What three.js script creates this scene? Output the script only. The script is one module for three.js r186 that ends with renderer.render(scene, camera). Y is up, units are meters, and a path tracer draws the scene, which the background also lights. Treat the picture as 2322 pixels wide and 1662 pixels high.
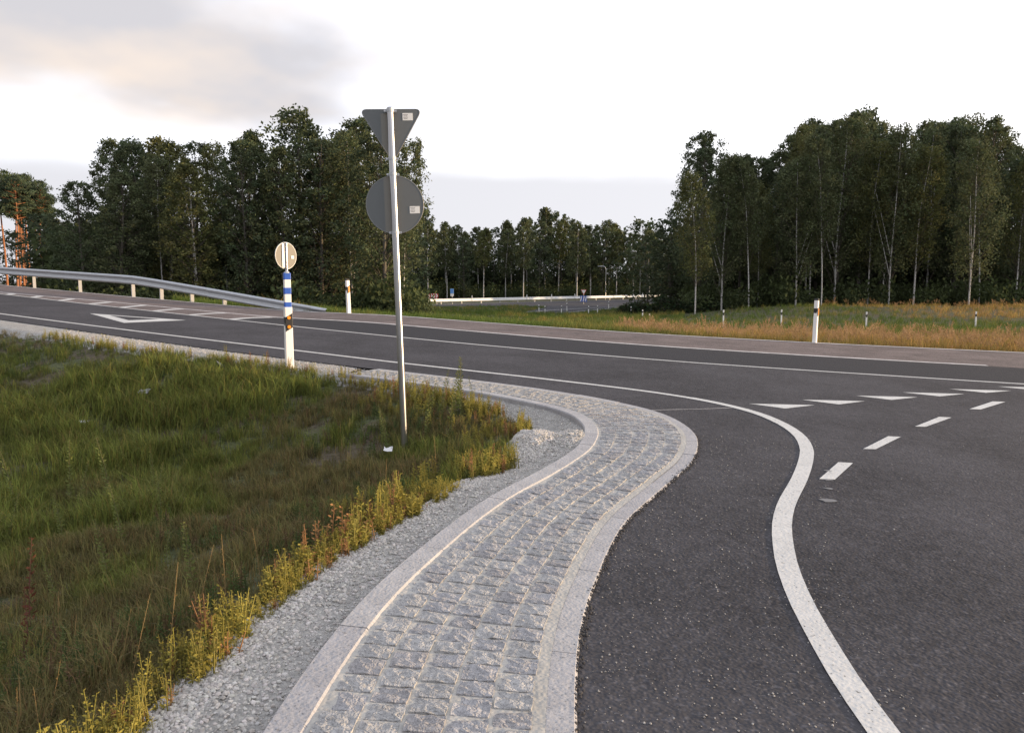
import * as THREE from 'three';
import { mergeGeometries } from 'three/addons/utils/BufferGeometryUtils.js';
import { RoundedBoxGeometry } from 'three/addons/geometries/RoundedBoxGeometry.js';

// ---------------------------------------------------------------- camera, sky, sun, exposure
const scene = new THREE.Scene();
const camera = new THREE.PerspectiveCamera(50, 2322 / 1662, 0.05, 3000);
camera.position.set(0, 1.6, 0);
camera.rotation.x = -6.117 * Math.PI / 180;

const SUN_AHEAD = 7 * Math.PI / 180, SUN_UP = 4.6 * Math.PI / 180;
const sunDir = new THREE.Vector3(Math.cos(SUN_AHEAD) * Math.cos(SUN_UP), Math.sin(SUN_UP), -Math.sin(SUN_AHEAD) * Math.cos(SUN_UP));
const sun = new THREE.DirectionalLight(new THREE.Color().setRGB(1.0, 0.70, 0.40), 5);
sun.position.copy(sunDir).multiplyScalar(300);
sun.target.position.set(0, 0, -40);
sun.castShadow = true;
sun.shadow.radius = 1;
sun.shadow.mapSize.set(4096, 4096);
Object.assign(sun.shadow.camera, { left: -150, right: 150, top: 120, bottom: -120, near: 1, far: 700 });
scene.add(sun, sun.target);

const renderer = new THREE.WebGLRenderer({ antialias: true });
renderer.toneMapping = THREE.LinearToneMapping;
renderer.toneMappingExposure = 1.42;
renderer.shadowMap.enabled = true;

// ---------------------------------------------------------------- random numbers, noise
function rng(seed) { let a = seed >>> 0; return () => { a = (a + 0x6D2B79F5) >>> 0; let t = a; t = Math.imul(t ^ (t >>> 15), t | 1); t ^= t + Math.imul(t ^ (t >>> 7), t | 61); return ((t ^ (t >>> 14)) >>> 0) / 4294967296; }; }
const gauss = r => (r() + r() + r() + r() - 2) * 0.87;
function hash2(x, y, s) { let h = Math.imul(x, 374761393) + Math.imul(y, 668265263) + Math.imul(s, 974711); h = Math.imul(h ^ (h >>> 13), 1274126177); return ((h ^ (h >>> 16)) >>> 0) / 4294967296; }
function vnoise(x, y, s = 0, per = 0) {
  const xi = Math.floor(x), yi = Math.floor(y), fx = x - xi, fy = y - yi, u = fx * fx * (3 - 2 * fx), v = fy * fy * (3 - 2 * fy);
  const w = per ? (k => ((k % per) + per) % per) : (k => k);
  const a = hash2(w(xi), w(yi), s), b = hash2(w(xi + 1), w(yi), s), c = hash2(w(xi), w(yi + 1), s), d = hash2(w(xi + 1), w(yi + 1), s);
  return a + (b - a) * u + (c - a) * v + (a - b - c + d) * u * v;
}
function fbm(x, y, oct, s = 0, per = 0) { let a = 0.5, t = 0, n = 0, f = 1; for (let i = 0; i < oct; i++) { t += a * vnoise(x * f, y * f, s + i * 17, per * f); n += a; a *= 0.5; f *= 2; } return t / n; }
const lerp = (a, b, t) => a + (b - a) * t, clamp = (x, a = 0, b = 1) => Math.min(b, Math.max(a, x));
const smooth = (a, b, x) => { const t = clamp((x - a) / (b - a)); return t * t * (3 - 2 * t); };

// ---------------------------------------------------------------- the sky: evening air with broken cloud
{
  const w = 2048, h = 1024, data = new Float32Array(w * h * 4);
  for (let j = 0; j < h; j++) for (let i = 0; i < w; i++) {
    const el = ((j + 0.5) / h - 0.5) * Math.PI, az = ((i + 0.5) / w - 0.5) * 2 * Math.PI;   // three.js: u = atan2(z, x)
    const x = Math.cos(el) * Math.cos(az), y = Math.sin(el), z = Math.cos(el) * Math.sin(az);
    const c = x * sunDir.x + y * sunDir.y + z * sunDir.z, e = Math.max(y, 0);
    const near = Math.exp(-(1 - c) * 2.2), close = Math.exp(-(1 - c) * 14);
    // clear air: pale blue overhead, milky lower down, warm and bright towards the sun
    const low = Math.exp(-e * 3.2);
    let r = lerp(0.60, 0.92, low), g = lerp(0.65, 0.92, low), b = lerp(0.79, 0.94, low);
    r += 0.85 * near + 1.6 * close; g += 0.78 * near + 1.15 * close; b += 0.66 * near + 0.6 * close;
    // a thin grey-violet bank along the horizon
    const bank = smooth(0.150, 0.118, e + 0.03 * (fbm(az * 7 + 3, y * 30, 4, 5) - 0.5)) * 0.9;
    const bk = 0.535 + 0.20 * near;
    r = lerp(r, bk * 1.0, bank); g = lerp(g, bk * 1.0, bank); b = lerp(b, bk * 1.06, bank);
    // broken cloud sheet
    const k = 1 / (e + 0.16), px = x * k, pz = z * k;
    const n = y > 0 ? fbm(px * 0.85 + 7.3, pz * 0.85 + 2.2, 7, 11) : 0, n2 = y > 0 ? fbm(px * 2.1 + 1.3, pz * 2.1 + 9.1, 6, 31) : 0;
    const away = smooth(0.22, -0.30, c);
    const cov = smooth(0.40, 0.64, n + 0.26 * (away - 0.55)) * smooth(0.13, 0.20, e + 0.02 * (n - 0.5)) * smooth(0, 0.3, away);
    const lit = clamp((n2 - 0.36) * 3.4) * 0.95, cg = 0.455 + 0.30 * near;
    const cr = lerp(cg, 0.70, lit), cgr = lerp(cg * 0.975, 0.595, lit), cb = lerp(cg * 1.02, 0.51, lit);
    r = lerp(r, cr, cov * 0.92); g = lerp(g, cgr, cov * 0.92); b = lerp(b, cb, cov * 0.92);
    if (y < 0) { const t = smooth(0, -0.12, y); r = lerp(r, 0.05, t); g = lerp(g, 0.055, t); b = lerp(b, 0.04, t); }
    const o = (j * w + i) * 4; data[o] = r; data[o + 1] = g; data[o + 2] = b; data[o + 3] = 1;
  }
  const sky = new THREE.DataTexture(data, w, h, THREE.RGBAFormat, THREE.FloatType);
  sky.mapping = THREE.EquirectangularReflectionMapping; sky.magFilter = sky.minFilter = THREE.LinearFilter; sky.needsUpdate = true;
  scene.background = sky; scene.environment = sky;
}

// ---------------------------------------------------------------- naming and building helpers
const taken = {};
const numbered = n => { const k = taken[n] = (taken[n] ?? -1) + 1; return k ? `${n}_${String(k).padStart(3, '0')}` : n; };
const shade = o => { o.castShadow = o.receiveShadow = true; return o; };
function part(name, geo, mat, parent) { const m = shade(new THREE.Mesh(geo, mat)); m.name = name; parent.add(m); return m; }
function tag(o, label, category, group, kind) { Object.assign(o.userData, { label, category }); if (group) o.userData.group = group; if (kind) o.userData.kind = kind; return o; }
function thing(name, label, category, group, kind) { const g = new THREE.Group(); g.name = numbered(name); scene.add(g); return tag(g, label, category, group, kind); }
function single(name, geo, mat, label, category, group, kind) { const m = part(numbered(name), geo, mat, scene); return tag(m, label, category, group, kind); }
function copyOf(o, label, group) { const c = o.clone(); c.userData = { ...o.userData }; c.name = numbered(o.name.replace(/_\d{3}$/, '')); scene.add(c); if (label) c.userData.label = label; if (group) c.userData.group = group; return c; }
const lin = (r, g, b) => new THREE.Color().setRGB(r, g, b);
const std = (c, roughness = 0.85, extra = {}) => new THREE.MeshStandardMaterial({ color: c, roughness, metalness: 0, ...extra });
const leafy = (c, t = 0.35, extra = {}) => new THREE.MeshPhysicalMaterial({ color: c, roughness: 0.95, specularIntensity: 0.25, transmission: t, thickness: 0, side: THREE.DoubleSide, ...extra });
function tex(size, f, srgb = true, rx = 1, ry = rx) {
  const d = new Uint8Array(size * size * 4);
  for (let j = 0; j < size; j++) for (let i = 0; i < size; i++) { const c = f(i / size, j / size), o = (j * size + i) * 4; for (let k = 0; k < 3; k++) d[o + k] = clamp(Array.isArray(c) ? c[k] : c) * 255; d[o + 3] = 255; }
  const t = new THREE.DataTexture(d, size, size); t.wrapS = t.wrapT = THREE.RepeatWrapping; t.magFilter = THREE.LinearFilter; t.minFilter = THREE.LinearMipmapLinearFilter; t.generateMipmaps = true;
  if (srgb) t.colorSpace = THREE.SRGBColorSpace; t.repeat.set(rx, ry); t.needsUpdate = true; return t;
}
const S = v => Math.pow(v, 1 / 2.2);   // linear value -> byte value of an sRGB map

// ---------------------------------------------------------------- the lie of the land (x to the right, d ahead, metres)
const P = (x, d) => -0.05 - 0.0366 * x + 0.024 * d;             // the crossing lies in one tilted plane
const V = (x, d, off = 0) => new THREE.Vector3(x, P(x, d) + off, -d);
const SLOPE_N = new THREE.Vector3(0.0366, 1, 0.024).normalize();
function curve2(pts, n) { const c = new THREE.CatmullRomCurve3(pts.map(p => new THREE.Vector3(p[0], 0, p[1])), false, 'centripetal'); return c.getSpacedPoints(n).map(p => [p.x, p.z]); }
function atX(line, x) { for (let i = 1; i < line.length; i++) if (x <= line[i][0]) { const [a, b] = [line[i - 1], line[i]]; return lerp(a[1], b[1], clamp((x - a[0]) / (b[0] - a[0] || 1))); } return line[line.length - 1][1]; }
function inside(poly, x, y) { let c = false; for (let i = 0, j = poly.length - 1; i < poly.length; j = i++) { const [xi, yi] = poly[i], [xj, yj] = poly[j]; if ((yi > y) !== (yj > y) && x < (xj - xi) * (y - yi) / (yj - yi) + xi) c = !c; } return c; }
function distTo(line, x, y, closed) { let m = 1e9; const n = line.length; for (let i = closed ? 0 : 1; i < n; i++) { const a = line[(i + n - 1) % n], b = line[i], dx = b[0] - a[0], dy = b[1] - a[1], t = clamp(((x - a[0]) * dx + (y - a[1]) * dy) / (dx * dx + dy * dy || 1e-9)), ex = a[0] + dx * t - x, ey = a[1] + dy * t - y; m = Math.min(m, ex * ex + ey * ey); } return Math.sqrt(m); }

// the paved strip: centre line and full width
const STRIP = [[-0.36, 1.3, 1.1], [-0.32, 2.62, 1.10], [-0.22, 3.5, 1.08], [-0.05, 4.2, 1.05], [0.27, 5.18, 1.01], [0.74, 6.15, 1.0], [1.12, 7.03, 1.06], [1.31, 8.0, 1.14], [1.20, 8.82, 1.14], [0.83, 9.42, 1.04], [0.2, 10.02, 0.96], [-0.40, 10.46, 0.9], [-1.2, 10.93, 0.86], [-2.2, 11.47, 0.8]];
const stripCurve = new THREE.CatmullRomCurve3(STRIP.map(p => new THREE.Vector3(p[0], p[2], p[1])), false, 'centripetal');
const STRIP_LEN = (() => { const q = stripCurve.getSpacedPoints(400); let l = 0; for (let i = 1; i < q.length; i++) l += Math.hypot(q[i].x - q[i - 1].x, q[i].z - q[i - 1].z); return l; })();
function stripAt(s) {   // s metres along -> centre, right-hand normal, width
  const u = clamp(s / STRIP_LEN, 0, 1), p = stripCurve.getPointAt(u), q0 = stripCurve.getPointAt(Math.max(0, u - 0.004)), q1 = stripCurve.getPointAt(Math.min(1, u + 0.004));
  const tx = q1.x - q0.x, td = q1.z - q0.z, l = Math.hypot(tx, td);
  return { x: p.x, d: p.z, w: p.y, tx: tx / l, td: td / l, nx: td / l, nd: -tx / l };
}
const side = (s, off) => { const p = stripAt(s); return [p.x + p.nx * off, p.d + p.nd * off]; };
const stripEdge = sg => Array.from({ length: 80 }, (_, i) => { const s = STRIP_LEN * i / 79, p = stripAt(s); return [p.x + sg * p.nx * p.w / 2, p.d + sg * p.nd * p.w / 2]; });
const STRIP_L = stripEdge(-1), STRIP_R = stripEdge(1);

const ROAD_NEAR = [[-45, 39.2], [-30, 29.6], [-17, 21.2], [-11.49, 17.65], [-8.86, 15.95], [-6.68, 14.54], [-4.85, 13.4], [-3.72, 12.76], [-2.63, 12.15]];
const GRASS_EDGE = curve2([[-1.5, -3], [-1.46, 1.2], [-1.41, 2.58], [-1.31, 3.1], [-1.19, 3.9], [-0.95, 4.7], [-0.6, 5.49], [-0.40, 6.14], [-0.06, 6.75], [0.04, 7.4], [0.13, 8.06], [0.0, 8.8], [-0.36, 9.35], [-0.8, 9.9], [-1.5, 10.45], [-2.4, 11.2], [-3.42, 11.93], [-4.6, 12.66], [-5.53, 13.13], [-7.26, 14.03], [-9, 15.17], [-10.4, 16.05], [-16, 19.9], [-30, 28.9], [-45, 38.5]], 150);
const LINE1 = curve2([[-45, 40.6], [-30, 30.8], [-20, 24.1], [-12.46, 19.1], [-7.69, 16.12], [-4.09, 14.0], [-2.82, 13.25], [-1.83, 12.68], [-0.49, 11.97], [0.53, 11.43], [1.92, 10.58], [2.53, 10.0], [2.9, 9.35], [3.02, 8.68], [2.99, 8.05], [2.84, 7.44], [2.65, 6.95], [2.37, 6.33], [1.99, 5.56], [1.81, 5.12], [1.69, 4.75], [1.58, 4.35], [1.49, 3.9], [1.43, 3.46], [1.39, 3.08], [1.37, 2.6], [1.37, 0.5]], 300);
const LINE2 = curve2([[-45, 45.5], [-30, 35.1], [-17.3, 26.7], [-12.4, 23.3], [-7.2, 19.9], [-5.4, 18.72], [-3.7, 17.66], [-2.3, 16.83], [-0.73, 15.95], [2.7, 14.4], [4.6, 13.8], [6.1, 13.42], [8.5, 12.86], [20, 10.9], [45, 7.2]], 90);
const LINE3 = curve2([[-45, 46.3], [-30, 35.9], [-17.9, 27.6], [-13.17, 25.05], [-9.53, 22.85], [-6.26, 20.95], [-4.19, 19.75], [-2.94, 19.0], [0, 17.38], [3, 16.0], [6.92, 14.95], [8.98, 14.55], [20, 12.9], [45, 9.4]], 90);
const FAR = curve2([[-45, 49.6], [-32, 40.2], [-20.5, 32.3], [-17, 30.1], [-13.6, 27.95], [-10.1, 25.8], [-6.85, 23.9], [-5, 22.9], [-3.55, 22.15], [-1.24, 20.95], [0.76, 20.0], [3.56, 18.95], [7.26, 18.15], [11.68, 17.6], [20, 16.9], [45, 14]], 80);
const SOLID = [...GRASS_EDGE.slice().reverse(), [9.5, -3], [9.5, 6], [11, 9.3], [14.5, 10.6], [45, 5.6], ...FAR.slice().reverse()];
const CROSS_DITCH_END = 4;
function landAt(x, d) {
  const far = d > (atX(LINE3, x));
  const within = inside(SOLID, x, d), dist = distTo(SOLID, x, d, true), p = P(clamp(x, -45, 45), Math.min(d, 60));
  if (within) return p - 0.14 - 0.25 * smooth(0, 0.35, dist);
  const rough = (fbm(x * 0.9 + 40, d * 0.9 + 11, 4, 3) - 0.5);
  if (far) {
    let base = d < 40 ? lerp(-0.3, -0.75, clamp((d - 20) / 20)) : d < 79 ? lerp(-0.75, -1.6, (d - 40) / 39) : -1.6;
    base += 0.95 * smooth(10, 24, x) * smooth(42, 62, d) * smooth(106, 92, d) + 0.5 * smooth(-14, -40, x) * smooth(30, 60, d);
    base += 0.35 * rough * smooth(1, 8, dist) + 0.3 * smooth(60, 64, d) * smooth(72, 68, d) * smooth(4, -2, x) ;
    return lerp(p - 0.08, base, smooth(0, 11, dist)) - 0.02;
  }
  if (x > 6) return p - 0.06 - 0.5 * smooth(0, 4, dist) + 0.12 * rough;
  const drop = 0.92 * (1 - Math.exp(-Math.pow(dist / 2.1, 1.25)));
  return p - 0.12 - drop + rough * 0.34 * smooth(0.1, 1.2, dist) + 0.05 * (fbm(x * 5, d * 5, 2, 9) - 0.5) * smooth(0, 0.4, dist);
}
function polyGeo(poly, off, height = P) {
  const tri = THREE.ShapeUtils.triangulateShape(poly.map(p => new THREE.Vector2(p[0], p[1])), []), pos = [], uv = [], nor = [];
  for (const [x, d] of poly) { pos.push(x, height(x, d) + off, -d); uv.push(x, d); nor.push(SLOPE_N.x, SLOPE_N.y, SLOPE_N.z); }
  const idx = []; for (const t of tri) { const [a, b, c] = t.map(k => poly[k]); ((b[0] - a[0]) * (c[1] - a[1]) - (b[1] - a[1]) * (c[0] - a[0])) > 0 ? idx.push(t[0], t[1], t[2]) : idx.push(t[0], t[2], t[1]); }
  const g = new THREE.BufferGeometry(); g.setIndex(idx); g.setAttribute('position', new THREE.Float32BufferAttribute(pos, 3)); g.setAttribute('normal', new THREE.Float32BufferAttribute(nor, 3)); g.setAttribute('uv', new THREE.Float32BufferAttribute(uv, 2)); return g;
}
function ribbon(line, width, off, height = P) {   // a painted band along a line
  const pos = [], uv = [], nor = [], idx = []; let run = 0;
  line.forEach(([x, d], i) => {
    const a = line[Math.max(0, i - 1)], b = line[Math.min(line.length - 1, i + 1)], l = Math.hypot(b[0] - a[0], b[1] - a[1]), nx = (b[1] - a[1]) / l, nd = -(b[0] - a[0]) / l;
    if (i) run += Math.hypot(x - line[i - 1][0], d - line[i - 1][1]);
    for (const s of [-0.5, 0.5]) { const X = x + nx * width * s, D = d + nd * width * s; pos.push(X, height(X, D) + off, -D); uv.push(X, D); nor.push(SLOPE_N.x, SLOPE_N.y, SLOPE_N.z); }
    if (i) { const k = i * 2; idx.push(k - 2, k - 1, k + 1, k - 2, k + 1, k); }
  });
  const g = new THREE.BufferGeometry(); g.setIndex(idx); g.setAttribute('position', new THREE.Float32BufferAttribute(pos, 3)); g.setAttribute('normal', new THREE.Float32BufferAttribute(nor, 3)); g.setAttribute('uv', new THREE.Float32BufferAttribute(uv, 2)); return g;
}

// ---------------------------------------------------------------- surfaces
const asphaltTone = (u, v, s) => { const big = fbm(u * 10, v * 10, 4, s, 10), fine = vnoise(u * 700, v * 700, s + 3, 700), mid = fbm(u * 150, v * 150, 2, s + 8, 150); return 0.044 + 0.034 * (big - 0.5) + 0.06 * Math.pow(fine, 5) + 0.022 * (mid - 0.5); };
const asphaltBump = tex(1024, (u, v) => 0.5 * vnoise(u * 400, v * 400, 3, 400) + 0.35 * vnoise(u * 200, v * 200, 4, 200) + 0.15 * fbm(u * 40, v * 40, 2, 6, 40), false, 1 / 4);
const asphaltMap = tex(2048, (u, v) => { const t = asphaltTone(u, v, 21); return [S(t), S(t * 0.97), S(t * 1.07)]; }, true, 1 / 8);
const sunRedMap = tex(1024, (u, v) => { const t = asphaltTone(u, v, 51) * 2.3; return [S(t * 1.17), S(t * 0.95), S(t * 0.90)]; }, true, 1 / 6);  // lighter, redder asphalt: the low sun's reflection is painted into the colour
const M = {};
const road = (c, extra) => new THREE.MeshPhysicalMaterial({ color: c, roughness: 1, metalness: 0, specularIntensity: 0.25, ...extra });
M.asphalt = road(0xffffff, { map: asphaltMap, bumpMap: asphaltBump, bumpScale: 0.006 });
M.sunRedAsphalt = road(0xffffff, { map: sunRedMap, bumpMap: asphaltBump, bumpScale: 0.006 });
M.darkAsphalt = road(lin(0.043, 0.042, 0.045), { bumpMap: asphaltBump, bumpScale: 0.006 });
M.paint = std(0xffffff, 0.7, { map: tex(1024, (u, v) => { const w = fbm(u * 30, v * 30, 4, 71, 30), f = vnoise(u * 260, v * 260, 73, 260); const t = 0.50 + 0.10 * (w - 0.5) - (f > 0.93 ? 0.32 : 0) - 0.06 * f; return [S(t), S(t * 0.99), S(t * 0.955)]; }, true, 1 / 3), bumpMap: asphaltBump, bumpScale: 0.003 });

M.faintPaint = road(lin(0.17, 0.17, 0.175), {});
M.wornPaint = std(0xffffff, 0.75, { map: tex(512, (u, v) => { const w = fbm(u * 24, v * 24, 4, 171, 24), t = 0.40 + 0.3 * (w - 0.5); return [S(t), S(t * 0.95), S(t * 0.93)]; }, true, 1 / 3) });
const soilMap = tex(1024, (u, v) => { const a = fbm(u * 12, v * 12, 5, 81, 12), f = vnoise(u * 180, v * 180, 82, 180), g = smooth(0.42, 0.62, a); const k = 0.75 + 0.5 * f; return [S(lerp(0.075, 0.06, g) * k), S(lerp(0.058, 0.068, g) * k), S(lerp(0.034, 0.022, g) * k)]; }, true, 1 / 5);
M.soil = std(0xffffff, 1, { map: soilMap, bumpMap: tex(512, (u, v) => fbm(u * 40, v * 40, 4, 88, 40), false, 1 / 2), bumpScale: 0.05 });
const gravelCell = (() => {   // Worley cells, tileable
  const n = 90, pts = []; const r = rng(5); for (let i = 0; i < n * n; i++) pts.push([r(), r(), r()]);
  return (u, v) => { const x = u * n, y = v * n, xi = Math.floor(x), yi = Math.floor(y); let m = 9, id = 0; for (let a = -1; a <= 1; a++) for (let b = -1; b <= 1; b++) { const ii = ((xi + a) % n + n) % n, jj = ((yi + b) % n + n) % n, p = pts[jj * n + ii], dx = xi + a + p[0] - x, dy = yi + b + p[1] - y, q = dx * dx + dy * dy; if (q < m) { m = q; id = p[2]; } } return [Math.sqrt(m), id]; };
})();
M.gravel = std(0xffffff, 0.95, {
  map: tex(1024, (u, v) => { const [q, id] = gravelCell(u, v), t = (0.33 + 0.18 * (id - 0.5)) * (1 + 0.3 * (fbm(u * 8, v * 8, 3, 91, 8) - 0.5)); return [S(t * 1.02), S(t * 0.985), S(t * 0.92)]; }, true, 1 / 1.6),
  bumpMap: tex(1024, (u, v) => { const [q, id] = gravelCell(u, v); return clamp(1 - q * 1.1) * (0.6 + 0.4 * id); }, false, 1 / 1.6), bumpScale: 0.018 });
const graniteMap = s => tex(512, (u, v) => { const a = vnoise(u * 256, v * 256, s, 256), b = vnoise(u * 120, v * 120, s + 1, 120), c = fbm(u * 8, v * 8, 3, s + 2, 8); const t = 0.33 + 0.14 * (a - 0.5) - (b > 0.86 ? 0.14 : 0) + 0.10 * (c - 0.5); return [S(t), S(t * 0.98), S(t * 0.985)]; }, true, 1 / 0.7);
M.kerb = [0, 1, 2].map(i => std(lin(1 - 0.05 * i, 1 - 0.05 * i, 1 - 0.04 * i), 0.85, { map: i ? null : graniteMap(101), bumpMap: asphaltBump, bumpScale: 0.004 }));
M.kerb[1].map = M.kerb[2].map = M.kerb[0].map;
const settMap = tex(1024, (u, v) => { const a = fbm(u * 60, v * 60, 3, 111, 60), b = fbm(u * 9, v * 9, 3, 113, 9); const t = 0.32 + 0.20 * (a - 0.5) + 0.12 * (b - 0.5); return [S(t), S(t * 0.99), S(t * 0.98)]; }, true, 1);
const settBump = tex(1024, (u, v) => { const r = fbm(u * 34, v * 34, 5, 121, 34); return 0.75 * Math.abs(r * 2 - 1) + 0.25 * vnoise(u * 160, v * 160, 124, 160); }, false, 1);
M.sett = [1, 0.95, 1.06, 0.88].map((k, i) => std(lin(k, k * (i === 3 ? 0.98 : 1), k * (i === 1 ? 1.04 : 1)), 0.88, { map: settMap, bumpMap: settBump, bumpScale: 0.018 }));
M.sand = std(0xffffff, 1, { map: tex(512, (u, v) => { const t = 0.335 + 0.10 * (fbm(u * 10, v * 10, 4, 131, 10) - 0.5) + 0.06 * (vnoise(u * 200, v * 200, 133, 200) - 0.5); return [S(t * 1.03), S(t), S(t * 0.93)]; }, true, 1), bumpMap: asphaltBump, bumpScale: 0.005 });
M.steel = new THREE.MeshPhysicalMaterial({ color: lin(0.40, 0.40, 0.41), metalness: 1, roughness: 0.3 });
M.galvanised = new THREE.MeshPhysicalMaterial({ color: lin(0.52, 0.54, 0.56), metalness: 0.65, roughness: 0.55, map: tex(256, (u, v) => { const t = 0.86 + 0.22 * (fbm(u * 14, v * 14, 3, 141, 14) - 0.5); return [S(t), S(t), S(t)]; }, true, 1) });
M.plateBack = std(lin(0.122, 0.130, 0.132), 0.6, { metalness: 0.15 });
M.white = std(lin(0.74, 0.73, 0.70), 0.5);
M.black = std(lin(0.012, 0.012, 0.013), 0.6);
M.amber = std(lin(0.75, 0.27, 0.02), 0.3);
M.blue = std(lin(0.02, 0.09, 0.42), 0.45);
M.red = std(lin(0.42, 0.03, 0.03), 0.5);

// ---------------------------------------------------------------- ground: one sheet to the horizon
{
  const axis = (a, b, step, lo, hi, grow) => { const v = []; for (let x = a; x <= b + 1e-6; x += step) v.push(x); let s = step; for (let x = b; x < hi;) { s *= grow; x += s; v.push(x); } s = step; for (let x = a; x > lo;) { s *= grow; x -= s; v.unshift(x); } return v; };
  const xs = axis(-9, 1.2, 0.13, -900, 900, 1.085), ds = axis(1.5, 13, 0.13, -200, 1500, 1.075), pos = [], uv = [], idx = [];
  for (const d of ds) for (const x of xs) { pos.push(x, landAt(x, d), -d); uv.push(x, d); }
  const n = xs.length; for (let j = 1; j < ds.length; j++) for (let i = 1; i < n; i++) { const a = (j - 1) * n + i - 1, b = a + 1, c = a + n, e = c + 1; idx.push(a, b, e, a, e, c); }
  const g = new THREE.BufferGeometry(); g.setIndex(idx); g.setAttribute('position', new THREE.Float32BufferAttribute(pos, 3)); g.setAttribute('uv', new THREE.Float32BufferAttribute(uv, 2)); g.computeVertexNormals();
  single('ground', g, M.soil, 'dark soil of the grassy ditch and the fields around the crossing', 'ground', null, 'structure');
}

// ---------------------------------------------------------------- roads and their markings
const ASPHALT_POLY = [...STRIP_R.slice().map(p => p), ...ROAD_NEAR.slice().reverse().slice(0), ...LINE3, [45, 5.7], [14.5, 10.5], [11, 9.2], [9.4, 6], [9.4, -3], [0.2, -3]];
{
  const road = thing('crossing_road', 'dark asphalt crossing where the side road bends into the main road', 'road', null, 'structure');
  part('asphalt', polyGeo(ASPHALT_POLY, -0.022), M.asphalt, road);
  const O = -0.018;
  const bend = LINE1.findIndex(p => p[0] > 2.32);
  part('edge_line', ribbon(LINE1.slice(0, bend + 1), 0.105, O), M.paint, road);
  part('edge_line', ribbon(LINE1.slice(bend), 0.125, O + 0.001), M.paint, road);
  part('lane_line', ribbon(LINE2, 0.10, O), M.paint, road);
  const zig = [[3.03, 9.93, 3.9, 10.0, 3.4, 9.66], [3.88, 10.40, 4.76, 10.47, 4.26, 10.12], [4.83, 10.93, 5.74, 11.0, 5.21, 10.66], [5.73, 11.42, 6.68, 11.48, 6.14, 11.15], [6.72, 11.95, 7.7, 12.0, 7.12, 11.68], [7.75, 12.44, 8.75, 12.5, 8.2, 12.16]];
  for (const [a, b, c, d, e, f] of zig) part('give_way_triangle', polyGeo([[a, b], [c, d], [e, f]], O), M.paint, road);
  const dashes = [[2.53, 6.33, 2.94, 6.94, 3.07, 6.93, 2.66, 6.33], [3.42, 7.52, 3.98, 8.18, 4.11, 8.17, 3.55, 7.53], [4.57, 8.78, 5.22, 9.47, 5.36, 9.45, 4.70, 8.79], [5.97, 10.13, 6.72, 10.86, 6.90, 10.86, 6.12, 10.13]];
  for (const q of dashes) part('centre_dash', polyGeo([[q[0], q[1]], [q[2], q[3]], [q[4], q[5]], [q[6], q[7]]], O), M.paint, road);
  // the large outlined triangle before the junction: three bars
  const A = [-10.8, 20.1], B = [-7.95, 19.15], C = [-8.82, 17.85], a = [-10.1, 19.72], b = [-8.62, 19.2], c = [-9.05, 18.55];
  for (const q of [[A, B, b, a], [B, C, c, b], [C, A, a, c]]) part('warning_triangle_bar', polyGeo(q, O), M.paint, road);
  part('pale_seam', ribbon(curve2([[1.5, 9.15], [1.9, 9.3], [2.3, 9.42], [2.75, 9.6]], 12), 0.018, O - 0.001), M.wornPaint, road);
  for (const [x, d, w] of [[2.72, 6.62, 0.05], [2.60, 6.3, 0.04], [2.5, 6.05, 0.055], [2.36, 5.72, 0.08]]) { const q = []; for (let i = 0; i < 9; i++) { const a = -i / 9 * 6.283, k = w * (0.5 + 0.5 * hash2(i, Math.round(x * 50), 3)); q.push([x + Math.cos(a) * k, d - Math.sin(a) * k * 0.7]); } part('paint_spot', polyGeo(q, O), M.faintPaint, road); }
  // curved hatch bars between the two lines
  const hatch = [[-7.1, -6.45], [-8.5, -8.0], [-9.85, -9.6], [-11.2, -11.1], [-12.6, -12.6], [-14.1, -14.3], [-15.6, -15.8], [-17.0, -17.2]];
  for (const [x0, x1] of hatch) {
    const p0 = [x0, atX(LINE2, x0) + 0.06], p2 = [x1, atX(LINE3, x1) - 0.04], p1 = [lerp(x0, x1, 0.25), lerp(p0[1], p2[1], 0.62)], line = [];
    for (let i = 0; i <= 8; i++) { const t = i / 8; line.push([0, 1].map(k => (1 - t) * (1 - t) * p0[k] + 2 * t * (1 - t) * p1[k] + t * t * p2[k])); }
    part('hatch_bar', ribbon(line, 0.24, O), M.paint, road);
  }
  const hp = [...LINE2.filter(p => p[0] > -19 && p[0] < -6.4), ...LINE3.filter(p => p[0] > -19 && p[0] < -6.0).reverse()];
  part('hatch_ground', polyGeo(hp, -0.0202), M.sunRedAsphalt, road);
}
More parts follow.
